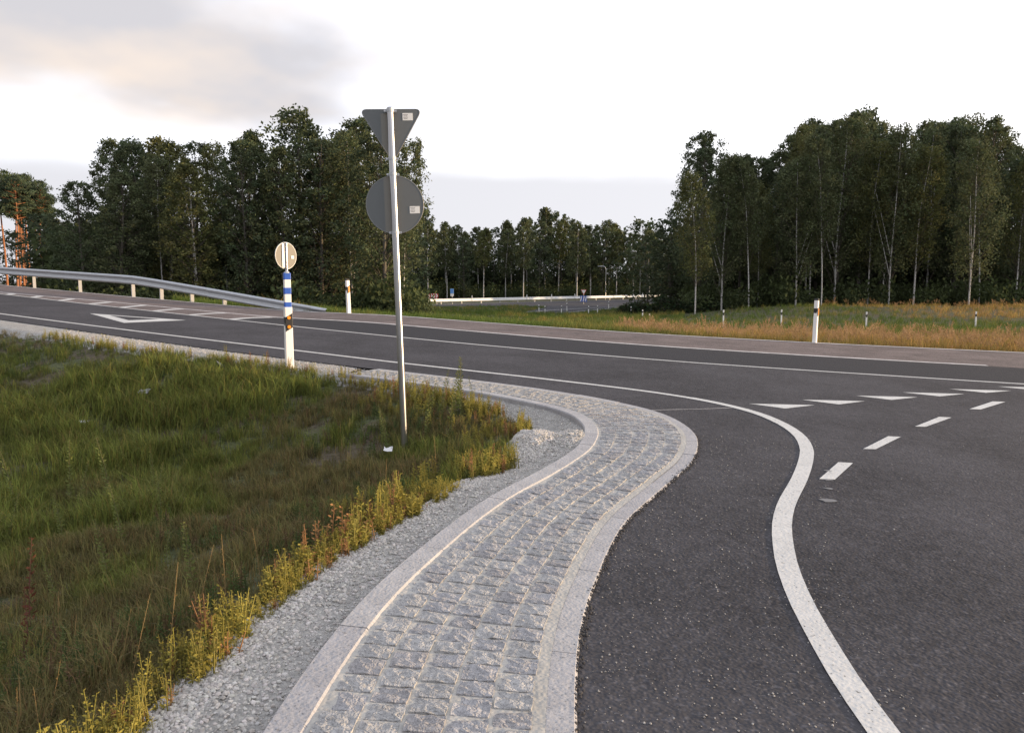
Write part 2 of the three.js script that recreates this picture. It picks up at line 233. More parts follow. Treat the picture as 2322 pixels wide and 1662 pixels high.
{
  // far lane: low-sun redness painted into its colour, behind a low dark asphalt kerb
  const lane = thing('far_lane', 'worn asphalt lane with painted low-sun redness beyond the dark asphalt kerb', 'road', null, 'structure');
  const raise = (x, d) => P(x, d) + 0.10 * smooth(-7, -3, x) - 0.03;
  const rim = LINE3.map(([x, d]) => [x, d]);
  // lane as strips so that the raise stays smooth
  const pos = [], uv = [], idx = []; const N = 160;
  for (let i = 0; i <= N; i++) { const x = -45 + 90 * i / N, d0 = atX(LINE3, x), d1 = atX(FAR, x) + 0.12; for (const d of [d0, d1]) { pos.push(x, raise(x, d), -d); uv.push(x, d); } if (i) { const k = i * 2; idx.push(k - 2, k, k + 1, k - 2, k + 1, k - 1); } }
  const g = new THREE.BufferGeometry(); g.setIndex(idx); g.setAttribute('position', new THREE.Float32BufferAttribute(pos, 3)); g.setAttribute('uv', new THREE.Float32BufferAttribute(uv, 2)); g.computeVertexNormals();
  part('asphalt', g, M.sunRedAsphalt, lane);
  part('worn_line', ribbon(rim.filter(p => p[0] > -20 && p[0] < 9.2).map(([x, d]) => [x, d + 0.10]), 0.17, 0.004, raise), M.wornPaint, lane);
  part('verge_edge', ribbon(FAR, 0.16, 0.006, raise), M.wornPaint, lane);
  // the sloping kerb face
  const kp = [], ku = [], ki = [];
  for (let i = 0; i <= N; i++) { const x = -7 + 52 * i / N, d0 = atX(LINE2, x) + 0.18, d1 = atX(LINE3, x), dm = lerp(d0, d1, 0.8); for (const [d, h] of [[d0, P(x, d0) - 0.0212], [dm, raise(x, d1) - 0.012], [d1, raise(x, d1) - 0.001]]) { kp.push(x, h, -d); ku.push(x, d); } if (i) { const k = i * 3; for (const q of [0, 1]) ki.push(k - 3 + q, k + q, k + 1 + q, k - 3 + q, k + 1 + q, k - 2 + q); } }
  const kg = new THREE.BufferGeometry(); kg.setIndex(ki); kg.setAttribute('position', new THREE.Float32BufferAttribute(kp, 3)); kg.setAttribute('uv', new THREE.Float32BufferAttribute(ku, 2)); kg.computeVertexNormals();
  part('asphalt_kerb', kg, M.darkAsphalt, lane);
}

// ---------------------------------------------------------------- gravel shoulder
const GRAVEL_POLY = [...STRIP_L, STRIP_R[STRIP_R.length - 1], ...ROAD_NEAR.slice().reverse().map(([x, d]) => [x, d + 0.05]), ...GRASS_EDGE.slice().reverse()];
const MOUND = [0.17, 7.62];
function gravelAt(x, d) {
  const edge = distTo(STRIP_L, x, d), gr = distTo(GRASS_EDGE, x, d), roadish = distTo(ROAD_NEAR, x, d), m = Math.hypot((x - MOUND[0]) / 0.62, (d - MOUND[1]) / 0.55), tip = smooth(5.8, 7.2, d) * smooth(11, 9.4, d) * smooth(-1.2, 0, x);
  let h = -0.055 - 0.10 * tip * smooth(0.0, 0.35, edge) + 0.19 * Math.exp(-m * m * 1.6);
  h += 0.03 * (fbm(x * 2.2, d * 2.2, 3, 201) - 0.5) + 0.03 * (fbm(x * 9, d * 9, 2, 203) - 0.5) * smooth(0.02, 0.2, edge);
  if (roadish < 0.8) h = lerp(-0.036, h, smooth(0, 0.8, roadish));
  if (gr < 0.3 && !inside(GRAVEL_POLY, x, d) && edge > 0.1) h -= 0.7 * gr;
  return P(x, d) + h - 0.025 * smooth(0.25, 0, gr) * (gr < edge ? 1 : 0);
}
{
  const pos = [], uv = [], idx = [], key = new Map();
  const vert = (i, j, s) => { const k = s + ':' + i + ':' + j; if (!key.has(k)) { const x = i * s, d = j * s; key.set(k, pos.length / 3); pos.push(x, gravelAt(x, d), -d); uv.push(x, d); } return key.get(k); };
  const fill = (x0, x1, d0, d1, s) => { for (let i = Math.round(x0 / s); i < x1 / s; i++) for (let j = Math.round(d0 / s); j < d1 / s; j++) { const x = (i + 0.5) * s, d = (j + 0.5) * s; if (!(inside(GRAVEL_POLY, x, d) || distTo(GRASS_EDGE, x, d) < 0.22 || distTo(STRIP_L, x, d) < 0.06)) continue; if (inside(ASPHALT_POLY, x, d) && (x > -2.2 || distTo(ROAD_NEAR, x, d) > 0.2)) continue; const a = vert(i, j, s), b = vert(i + 1, j, s), c = vert(i, j + 1, s), e = vert(i + 1, j + 1, s); idx.push(a, b, e, a, e, c); } };
  fill(-2.4, 1.2, 0.6, 11.52, 0.06); fill(-30, -2.4, 10.08, 29.76, 0.12);
  const g = new THREE.BufferGeometry(); g.setIndex(idx); g.setAttribute('position', new THREE.Float32BufferAttribute(pos, 3)); g.setAttribute('uv', new THREE.Float32BufferAttribute(uv, 2)); g.computeVertexNormals();
  single('gravel_shoulder', g, M.gravel, 'pale crushed stone shoulder between the kerb and the grass', 'gravel', null, 'structure');
}
function chunk(seed) { const r = rng(seed), g = new THREE.IcosahedronGeometry(0.5, 0), p = g.attributes.position, m = new Map(); for (let i = 0; i < p.count; i++) { const k = [p.getX(i), p.getY(i), p.getZ(i)].map(v => v.toFixed(3)).join(); if (!m.has(k)) m.set(k, 0.7 + 0.6 * r()); const s = m.get(k); p.setXYZ(i, p.getX(i) * s, p.getY(i) * s * 0.7, p.getZ(i) * s); } g.computeVertexNormals(); return g; }
function scatter(name, geo, mat, list, label, category, tint) {   // list: {p, q or turn, s, c}
  const m = shade(new THREE.InstancedMesh(geo, mat, list.length)), o = new THREE.Object3D(), col = new THREE.Color();
  list.forEach((e, i) => { o.position.copy(e.p); o.rotation.set(e.rx || 0, e.ry || 0, e.rz || 0); typeof e.s === 'number' ? o.scale.setScalar(e.s) : o.scale.set(...e.s); o.updateMatrix(); m.setMatrixAt(i, o.matrix); if (e.c) m.setColorAt(i, col.setRGB(...e.c)); });
  m.name = numbered(name); scene.add(m); tag(m, label, category, null, 'stuff'); return m;
}
{
  const r = rng(77), stoneMat = std(0xffffff, 0.9);
  for (let k = 0; k < 3; k++) {
    const list = []; let guard = 0;
    while (list.length < 13000 && guard++ < 400000) {
      const near = r() < 0.75, x = near ? -1.7 + r() * 2.5 : -9 + r() * 8.5, d = near ? 2.2 + Math.pow(r(), 1.25) * 7.6 : 8.5 + r() * 8;
      if (!inside(GRAVEL_POLY, x, d) && distTo(GRASS_EDGE, x, d) > 0.06) continue; if (inside(ASPHALT_POLY, x, d)) continue;
      const tip = Math.hypot(x - MOUND[0], d - MOUND[1]) < 0.6;
      const e = distTo(STRIP_L, x, d); if (e < 0.02 || (e < 0.3 && r() < 0.75) || (d > 6.3 && d < 10 && !tip && r() < 0.6)) continue;
      const t = 0.27 + 0.22 * r(), s = 0.007 + 0.018 * Math.pow(r(), 2.6) + (tip ? 0.006 : 0);
      list.push({ p: new THREE.Vector3(x, gravelAt(x, d) + s * 0.10, -d), rx: r() * 0.6 - 0.3, ry: r() * 6.28, rz: r() * 0.6 - 0.3, s, c: [t * (1.0 + 0.08 * r()), t * 0.985, t * (0.88 + 0.08 * r())] });
    }
    scatter('crushed_stone', chunk(300 + k), stoneMat, list, ['pale crushed stone chips lying on the shoulder', 'angular grey stone chips lying on the shoulder', 'mixed broken stone chips lying on the shoulder'][k], 'gravel');
  }
  const chips = [];
  for (let i = 0; i < 4200; i++) {
    const near = r() < 0.8; let x, d; if (near) { d = 1.9 + Math.pow(r(), 1.6) * 6; const s = stripAt(clamp(d - 1.3, 0, 7)); x = s.x + s.w / 2 + 0.02 + Math.pow(r(), 1.1) * 1.35; } else { x = 1.2 + r() * 4.5; d = 1.6 + r() * 7; }
    if (!inside(ASPHALT_POLY, x, d)) continue; const t = 0.14 + 0.20 * r(), s = 0.003 + 0.009 * Math.pow(r(), 3);
    chips.push({ p: V(x, d, -0.021 + s * 0.2), ry: r() * 6.28, s, c: [t, t * 0.97, t * 0.92] });
  }
  const crumbs = []; for (let i = 0; i < 1800; i++) { const s0 = 0.4 + Math.pow(r(), 1.3) * 6.5, p = stripAt(s0), o = p.w / 2 - 0.012 + 0.03 * gauss(r) + 0.02 * vnoise(s0 * 9, 1, 7), x = p.x + p.nx * o, d = p.d + p.nd * o, s = 0.008 + 0.014 * r() * r(); crumbs.push({ p: V(x, d, -0.014), ry: r() * 6.28, rx: r(), s, c: [0.035, 0.034, 0.036] }); }
  scatter('asphalt_crumbs', chunk(311), stoneMat, crumbs, 'dark asphalt crumbs along the ragged seam beside the kerb', 'gravel');
  scatter('loose_chips', chunk(310), stoneMat, chips, 'loose pale stone chips scattered over the asphalt beside the kerb', 'gravel');
}

// ---------------------------------------------------------------- kerbs and setts
const KERB_W = 0.145;
{
  function kerbStone(s0, s1, sg, top, drop) {   // one curved granite stone with eased edges; sg -1 left row, +1 right row
    const prof = [[0, -drop], [0, top - 0.012], [0.010, top], [KERB_W - 0.010, top], [KERB_W, top - 0.012], [KERB_W, -0.06]], n = 5, pos = [], uv = [], idx = [], m = prof.length;
    for (let i = 0; i <= n; i++) { const p = stripAt(lerp(s0, s1, i / n)); prof.forEach(([o, h], j) => { const off = sg < 0 ? -p.w / 2 + o : p.w / 2 - o, x = p.x + p.nx * off, d = p.d + p.nd * off; pos.push(x, P(x, d) + h, -d); uv.push(lerp(s0, s1, i / n), o + h); }); }
    for (let i = 0; i < n; i++) for (let j = 0; j < m - 1; j++) { const a = i * m + j, b = a + 1, c = a + m, e = c + 1; sg < 0 ? idx.push(a, b, e, a, e, c) : idx.push(a, e, b, a, c, e); }
    for (const [i, f] of [[0, 1], [n, 0]]) for (let j = 1; j < m - 1; j++) { const a = i * m; (f ? sg < 0 : sg > 0) ? idx.push(a, a + j + 1, a + j) : idx.push(a, a + j, a + j + 1); }
    let g = new THREE.BufferGeometry(); g.setIndex(idx); g.setAttribute('position', new THREE.Float32BufferAttribute(pos, 3)); g.setAttribute('uv', new THREE.Float32BufferAttribute(uv, 2)); g = g.toNonIndexed(); g.computeVertexNormals(); return g;
  }
  const r = rng(9);
  for (const [sg, label] of [[-1, 'raised granite kerb row beside the crushed stone shoulder'], [1, 'granite kerb row along the edge of the asphalt']]) {
    const kerb = thing('granite_kerb', label, 'kerb', null, 'structure');
    for (let s = 0.02; s < STRIP_LEN - 0.2;) { const p = stripAt(s + 0.4), tight = p.d > 7 && p.d < 9.8, L = tight ? 0.5 + 0.1 * r() : 0.96 + 0.08 * r(), e = Math.min(s + L, STRIP_LEN); part('kerb_stone', kerbStone(s + 0.003, e - 0.003, sg, (sg < 0 ? 0.002 : -0.009) + 0.006 * (r() - 0.5), sg < 0 ? 0.3 : 0.2), M.kerb[Math.floor(r() * 3)], kerb); s = e; }
  }
  const paving = thing('sett_paving', 'curving strip of rough grey granite setts between two kerb rows', 'paving', null, 'structure');
  // sand in the joints
  { const pos = [], uv = [], idx = [], n = 150; for (let i = 0; i <= n; i++) { const p = stripAt(STRIP_LEN * i / n), h = p.w / 2 - KERB_W + 0.03; for (const o of [-h, 0, h]) { const x = p.x + p.nx * o, d = p.d + p.nd * o; pos.push(x, P(x, d) - 0.006, -d); uv.push(x, d); } if (i) { const k = i * 3; for (const q of [0, 1]) idx.push(k - 3 + q, k - 2 + q, k + 1 + q, k - 3 + q, k + 1 + q, k + q); } }
    const g = new THREE.BufferGeometry(); g.setIndex(idx); g.setAttribute('position', new THREE.Float32BufferAttribute(pos, 3)); g.setAttribute('uv', new THREE.Float32BufferAttribute(uv, 2)); g.computeVertexNormals(); part('joint_sand', g, M.sand, paving); }
  // one sett: a block split rough on top, edges knocked off
  function settGeo(seed) {
    const q = rng(seed), n = 5, pos = [], uv = [], idx = [], N = n + 1, u0 = q(), v0 = q();
    for (let j = 0; j <= n; j++) for (let i = 0; i <= n; i++) { const rim = i === 0 || j === 0 || i === n || j === n, x = i / n - 0.5, z = j / n - 0.5, corner = (i === 0 || i === n) && (j === 0 || j === n); pos.push(x * (corner ? 0.97 : 1) + (rim ? 0.02 * (q() - 0.5) : 0), (rim ? -0.003 : 0) + 0.009 * (q() - 0.4) + 0.005 * (fbm(i * 0.6 + u0 * 50, j * 0.6 + v0 * 50, 2, seed) - 0.5), z + (rim ? 0.02 * (q() - 0.5) : 0)); uv.push(u0 + x * 0.17, v0 + z * 0.17); }
    for (let j = 0; j < n; j++) for (let i = 0; i < n; i++) { const a = j * N + i; idx.push(a, a + N, a + N + 1, a, a + N + 1, a + 1); }
    const ring = []; for (let i = 0; i < n; i++) ring.push(i); for (let j = 0; j < n; j++) ring.push(j * N + n); for (let i = n; i > 0; i--) ring.push(n * N + i); for (let j = n; j > 0; j--) ring.push(j * N);
    const base = pos.length / 3; ring.forEach(k => { pos.push(pos[k * 3] * 0.97, -0.05, pos[k * 3 + 2] * 0.97); uv.push(uv[k * 2], uv[k * 2 + 1] + 0.05); });
    ring.forEach((k, i) => { const t = (i + 1) % ring.length, k2 = ring[t]; idx.push(k, k2, base + t, k, base + t, base + i); });
    let g = new THREE.BufferGeometry(); g.setIndex(idx); g.setAttribute('position', new THREE.Float32BufferAttribute(pos, 3)); g.setAttribute('uv', new THREE.Float32BufferAttribute(uv, 2)); g = g.toNonIndexed(); g.computeVertexNormals(); return g;
  }
  const kinds = Array.from({ length: 14 }, (_, i) => settGeo(900 + i)), spots = [], o = new THREE.Object3D();
  const q = rng(12), COLS = 5;
  for (let c = 0; c < COLS; c++) for (let s = 0.05 - q() * 0.12; s < STRIP_LEN - 0.1;) {
    const len = 0.10 + 0.045 * q(), m = s + len / 2; s += len + 0.006 + 0.004 * q(); if (m < 0.3) continue;
    const p = stripAt(m), cw = (p.w - 2 * KERB_W - 0.03) / COLS, off = -(p.w / 2 - KERB_W - 0.015) + cw * (c + 0.5) + 0.006 * (q() - 0.5);
    // along a bend the inner rows are shorter
    const a0 = side(m - 0.05, off), a1 = side(m + 0.05, off), k = Math.hypot(a1[0] - a0[0], a1[1] - a0[1]) / 0.1, x = p.x + p.nx * off, d = p.d + p.nd * off;
    spots.push({ x, d, yaw: Math.atan2(p.tx, p.td) + 0.03 * (q() - 0.5), w: cw - 0.009 - 0.007 * q(), l: len * k - 0.003, y: P(x, d) - 0.002 + 0.005 * q(), kind: Math.floor(q() * kinds.length), mat: Math.floor(q() * 4), far: Math.hypot(x, d), rx: 0.03 * (q() - 0.5), rz: 0.03 * (q() - 0.5), flip: q() < 0.5 });
  }
  spots.sort((a, b) => a.far - b.far);
  const rest = [];
  spots.forEach((e, i) => {
    o.position.set(e.x, e.y, -e.d); o.rotation.set(e.rx, -e.yaw + (e.flip ? Math.PI : 0), e.rz, 'YXZ'); o.scale.set(e.w, 1, e.l); o.updateMatrix();
    if (i < 300) { const m = part(numbered('sett'), kinds[e.kind], M.sett[e.mat], paving); m.applyMatrix4(o.matrix); } else rest.push(kinds[e.kind].clone().applyMatrix4(o.matrix));
  });
  if (rest.length) { const m = part('setts_beyond', mergeGeometries(rest), M.sett[0], paving); m.userData.kind = 'stuff'; }
}
const FAR_RAIL = Array.from({ length: 97 }, (_, i) => [-34 + 0.7 * i, 90 + 0.71 * i]);
const FAR_ASPHALT = [[1.0, 82], [3.0, 79], [5.2, 78.5], [7.2, 82], [10.5, 90.5], [15.5, 101], [22, 113], [30, 128], [36, 145], [32.5, 156.5], [-33, 89.8], [-26, 86.5], [-12, 100], [0, 106], [4.5, 100]];
M.blueSign = std(lin(0.16, 0.36, 0.68), 0.5);
// ---------------------------------------------------------------- trees
function tube(path, r0, r1, sides, uvScale = 1) {   // tapered limb along points
  const pos = [], nor = [], uv = [], idx = [], n = path.length, t = new THREE.Vector3(), a = new THREE.Vector3(), b = new THREE.Vector3(); let run = 0;
  for (let i = 0; i < n; i++) {
    t.copy(path[Math.min(n - 1, i + 1)]).sub(path[Math.max(0, i - 1)]).normalize(); a.set(1, 0, 0); if (Math.abs(t.x) > 0.9) a.set(0, 0, 1); b.crossVectors(t, a).normalize(); a.crossVectors(b, t).normalize();
    if (i) run += path[i].distanceTo(path[i - 1]); const r = lerp(r0, r1, i / (n - 1));
    for (let k = 0; k <= sides; k++) { const q = k / sides * Math.PI * 2, cx = Math.cos(q), sx = Math.sin(q), nx = a.x * cx + b.x * sx, ny = a.y * cx + b.y * sx, nz = a.z * cx + b.z * sx; pos.push(path[i].x + nx * r, path[i].y + ny * r, path[i].z + nz * r); nor.push(nx, ny, nz); uv.push(k / sides, run * uvScale); }
    if (i) for (let k = 0; k < sides; k++) { const m = sides + 1, p = (i - 1) * m + k, q = p + m; idx.push(p, q + 1, q, p, p + 1, q + 1); }
  }
  const g = new THREE.BufferGeometry(); g.setIndex(idx); g.setAttribute('position', new THREE.Float32BufferAttribute(pos, 3)); g.setAttribute('normal', new THREE.Float32BufferAttribute(nor, 3)); g.setAttribute('uv', new THREE.Float32BufferAttribute(uv, 2)); return g;
}
const birchBark = tex(256, (u, v) => { const m = fbm(u * 6, v * 40, 3, 401, 2), f = vnoise(u * 4, v * 26, 403, 2); const t = m > 0.56 || f > 0.82 ? 0.07 : 0.46 + 0.12 * (m - 0.5); return [S(t), S(t * 0.97), S(t * 0.92)]; });
M.birchBark = std(0xffffff, 0.9, { map: birchBark });
M.twig = std(lin(0.075, 0.062, 0.05), 0.95);
M.greyBark = std(lin(0.10, 0.09, 0.075), 0.95);
M.pineBark = std(0xffffff, 0.95, { map: tex(256, (u, v) => { const m = fbm(u * 8, v * 20, 4, 411, 4); return [S(0.30 + 0.2 * (m - 0.5)), S(0.125 + 0.10 * (m - 0.5)), S(0.055 + 0.05 * (m - 0.5))]; }) });
M.leaf = leafy(lin(1, 1, 1), 0.3, { vertexColors: true });
function leafCloud(list) {   // list of [x,y,z,size,r,g,b, rnd] -> one geometry of rhombic leaves
  const n = list.length, pos = new Float32Array(n * 12), col = new Float32Array(n * 12), nor = new Float32Array(n * 12), idx = new Uint32Array(n * 6);
  const u = new THREE.Vector3(), v = new THREE.Vector3(), w = new THREE.Vector3();
  list.forEach((e, i) => {
    const [x, y, z, s, cr, cg, cb, r1, r2, r3, ratio = 0.6] = e; u.set(r1 - 0.5, (r2 - 0.5) * 0.9, r3 - 0.5).normalize(); w.set(r3 - 0.5, r1 * 0.8 - 0.1, 0.5 - r2).normalize(); v.crossVectors(u, w).normalize(); w.crossVectors(u, v);
    const a = s * 0.5, b = s * 0.5 * ratio;
    [[-a, 0], [0, -b], [a, 0], [0, b]].forEach(([p, q], k) => { const o = i * 12 + k * 3; pos[o] = x + u.x * p + v.x * q; pos[o + 1] = y + u.y * p + v.y * q; pos[o + 2] = z + u.z * p + v.z * q; col[o] = cr; col[o + 1] = cg; col[o + 2] = cb; nor[o] = w.x; nor[o + 1] = w.y; nor[o + 2] = w.z; });
    idx.set([0, 1, 2, 0, 2, 3].map(k => k + i * 4), i * 6);
  });
  const g = new THREE.BufferGeometry(); g.setIndex(new THREE.BufferAttribute(idx, 1)); g.setAttribute('position', new THREE.BufferAttribute(pos, 3)); g.setAttribute('normal', new THREE.BufferAttribute(nor, 3)); g.setAttribute('color', new THREE.BufferAttribute(col, 3)); return g;
}
// every tree model is 10 m tall; copies are scaled
function broadleaf({ seed, base, R, leaf, clumps, per, droop = 0, tr = 0.11, sway = 0.35, tint, fork = 0, sides = 7, spread = 0.55, bark, top = 1 }) {
  const r = rng(seed), H = 10, trunkPath = [], limbs = [], twigs = [], leaves = [], px = gauss(r) * sway, pz = gauss(r) * sway;
  const axis = t => new THREE.Vector3(px * t * t * 2 + 0.10 * Math.sin(t * 7 + seed) * t, H * t, pz * t * t * 2 + 0.10 * Math.cos(t * 6 + seed) * t);
  for (let i = 0; i <= 9; i++) trunkPath.push(axis(i / 9 * 0.97)); trunkPath[0].y = -0.25;
  limbs.push(tube(trunkPath, tr, tr * 0.16, sides, 0.25));
  for (let k = 0; k < fork; k++) { const a0 = axis(0.16 + 0.1 * k), q = r() * 6.28, L = 3.6 + r(); limbs.push(tube([a0, a0.clone().add(new THREE.Vector3(Math.cos(q) * 0.5, L * 0.45, Math.sin(q) * 0.5)), a0.clone().add(new THREE.Vector3(Math.cos(q) * 1.15, L, Math.sin(q) * 1.15))], tr * 0.55, tr * 0.2, 5, 0.25)); }
  for (let c = 0; c < clumps; c++) {
    const t = Math.pow((c + r()) / clumps, 0.9), y = lerp(base, 0.985, t), f = t < 0.35 ? lerp(0.55, 1, t / 0.35) : Math.pow(Math.max(0, 1 - Math.pow((t - 0.35) / 0.66, 2)), 0.5 / top), az = c * 2.399 + gauss(r) * 0.5, reach = R * f * (0.35 + 0.75 * r()) + 0.08;
    const a0 = axis(Math.max(0.05, y - 0.10 - 0.06 * r())), tip = axis(y).add(new THREE.Vector3(Math.cos(az) * reach, 0.25 * reach * (r() - 0.3), Math.sin(az) * reach));
    if (c % 2 === 0) twigs.push(tube([a0, a0.clone().lerp(tip, 0.55).add(new THREE.Vector3(0, 0.12, 0)), tip], tr * 0.30 * (1.1 - t * 0.7), 0.012, 3, 0.25));
    const tone = 0.75 + 0.5 * r(), warm = r(), cs = spread * (0.7 + 0.6 * r()) * (1.05 - 0.45 * t);
    for (let k = 0; k < per; k++) {
      const x = tip.x + gauss(r) * cs, z = tip.z + gauss(r) * cs, yy = tip.y + gauss(r) * cs * 0.75 - droop * Math.abs(gauss(r)) * 0.9, s = leaf * (0.6 + 0.8 * r()), q = tone * (0.8 + 0.4 * r());
      leaves.push([x, yy, z, s, tint[0] * q * (1 + 0.18 * warm), tint[1] * q, tint[2] * q, r(), r(), r()]);
    }
  }
  return { trunk: mergeGeometries(limbs), twigs: mergeGeometries(twigs), crown: leafCloud(leaves), bark };
}
function pineModel(seed, tint) {
  const r = rng(seed), H = 10, limbs = [], leaves = [], px = gauss(r) * 0.35, axis = t => new THREE.Vector3(px * t * t, H * t, 0.12 * Math.sin(t * 5 + seed));
  const tp = []; for (let i = 0; i <= 8; i++) tp.push(axis(i / 8 * 0.97)); tp[0].y = -0.25; limbs.push(tube(tp, 0.10, 0.03, 7, 0.25));
  for (let c = 0; c < 44; c++) {
    const t = (c + r()) / 44, y = lerp(0.68, 0.985, t), az = c * 2.399 + r(), reach = (0.35 + 0.65 * r()) * 1.35 * Math.sqrt(Math.max(0.03, 1 - Math.pow((t - 0.3) / 0.75, 2)));
    const a0 = axis(y - 0.02), tip = axis(y).add(new THREE.Vector3(Math.cos(az) * reach, 0.10 * reach, Math.sin(az) * reach)); limbs.push(tube([a0, tip], 0.03, 0.01, 3, 0.3));
    const tone = 0.7 + 0.6 * r(); for (let k = 0; k < 60; k++) leaves.push([tip.x + gauss(r) * 0.36, tip.y + gauss(r) * 0.17, tip.z + gauss(r) * 0.36, 0.22 + 0.12 * r(), tint[0] * tone, tint[1] * tone, tint[2] * tone, r(), r(), r(), 0.3]);
  }
  return { trunk: mergeGeometries(limbs), crown: leafCloud(leaves), bark: M.pineBark };
}
function spruceModel(seed, tint) {
  const r = rng(seed), leaves = [], limbs = [tube([new THREE.Vector3(0, -0.25, 0), new THREE.Vector3(0.02, 5, 0), new THREE.Vector3(0, 9.9, 0)], 0.12, 0.015, 6, 0.25)];
  for (let c = 0; c < 120; c++) { const t = (c + r()) / 120, y = lerp(1.2, 9.8, t), az = c * 2.399, reach = 1.7 * Math.pow(1 - t, 0.85) + 0.06; for (let k = 0; k < 26; k++) { const u = Math.sqrt(r()), s = 0.7 + 0.6 * r(); leaves.push([Math.cos(az + gauss(r) * 0.12) * reach * u, y - 0.28 * reach * u + gauss(r) * 0.08, Math.sin(az + gauss(r) * 0.12) * reach * u, 0.24 + 0.1 * r(), tint[0] * s, tint[1] * s, tint[2] * s, r(), r(), r(), 0.4]); } }
  return { trunk: mergeGeometries(limbs), crown: leafCloud(leaves), bark: M.greyBark };
}
const G1 = [0.078, 0.100, 0.046], G2 = [0.066, 0.092, 0.046], G3 = [0.094, 0.110, 0.040], GN = [0.058, 0.080, 0.044];
const models = {
  birch: [broadleaf({ seed: 1, base: 0.30, R: 1.25, leaf: 0.13, clumps: 120, per: 62, droop: 0.55, tr: 0.055, sway: 0.5, tint: G3, bark: M.birchBark, spread: 0.40 }), broadleaf({ seed: 2, base: 0.22, R: 1.4, leaf: 0.13, clumps: 124, per: 62, droop: 0.6, tr: 0.058, sway: 0.45, tint: G1, bark: M.birchBark, fork: 2, spread: 0.42 }), broadleaf({ seed: 3, base: 0.40, R: 1.15, leaf: 0.13, clumps: 110, per: 60, droop: 0.5, tr: 0.048, sway: 0.8, tint: G1, bark: M.birchBark, spread: 0.38 })],
  alder: [broadleaf({ seed: 11, base: 0.14, R: 1.9, leaf: 0.15, clumps: 150, per: 64, tr: 0.12, tint: G2, bark: M.greyBark, spread: 0.42 }), broadleaf({ seed: 12, base: 0.18, R: 1.65, leaf: 0.14, clumps: 150, per: 62, tr: 0.11, tint: G1, bark: M.greyBark, spread: 0.40, top: 0.7 }), broadleaf({ seed: 13, base: 0.12, R: 2.1, leaf: 0.15, clumps: 160, per: 62, tr: 0.12, tint: G2, bark: M.greyBark, fork: 2, spread: 0.44, top: 0.85 }), broadleaf({ seed: 14, base: 0.22, R: 1.6, leaf: 0.14, clumps: 140, per: 62, droop: 0.25, tr: 0.10, tint: G3, bark: M.birchBark, spread: 0.40, top: 0.6 })],
  thicket: [broadleaf({ seed: 51, base: 0.01, R: 2.9, leaf: 0.34, clumps: 100, per: 20, tr: 0.10, tint: G2, bark: M.greyBark, spread: 0.75, fork: 2 }), broadleaf({ seed: 52, base: 0.01, R: 2.6, leaf: 0.34, clumps: 100, per: 20, tr: 0.10, tint: GN, bark: M.greyBark, spread: 0.7, fork: 1 })],
  far: [21, 22, 23, 24].map((s, i) => broadleaf({ seed: s, base: [0.40, 0.16, 0.48, 0.34][i], R: [1.5, 1.9, 1.3, 1.7][i], leaf: 0.26, clumps: 84, per: 30, tr: 0.09, droop: 0.2, tint: [G1, G2, G3, G1][i], bark: i === 1 ? M.greyBark : M.birchBark, sides: 5, spread: 0.42, top: [0.7, 1, 0.6, 0.8][i] })),
  pine: [pineModel(31, GN), pineModel(32, [0.056, 0.076, 0.03]), pineModel(33, GN)], spruce: [spruceModel(41, GN)],
};
const protos = {};
function plant(kind, k, x, d, H, label, category, group, name, seed) {
  const r = rng(seed), md = models[kind][k % models[kind].length], key = kind + (k % models[kind].length); let t;
  if (!protos[key]) { t = thing(name, label, category, group); part('trunk', md.trunk, md.bark, t); if (md.twigs) part('branches', md.twigs, M.twig, t); part('crown', md.crown, M.leaf, t); protos[key] = t; }
  else { t = protos[key].clone(); t.name = numbered(name); t.userData = { label, category, group }; scene.add(t); }
  const s = H / 10, wide = clamp(Math.pow(s, 0.6) * 1.12, 0.6, 1.7) * (0.9 + 0.25 * r());
  t.position.set(x, landAt(x, d) , -d); t.rotation.y = r() * 6.28; t.scale.set(wide, s, wide); return t;
}
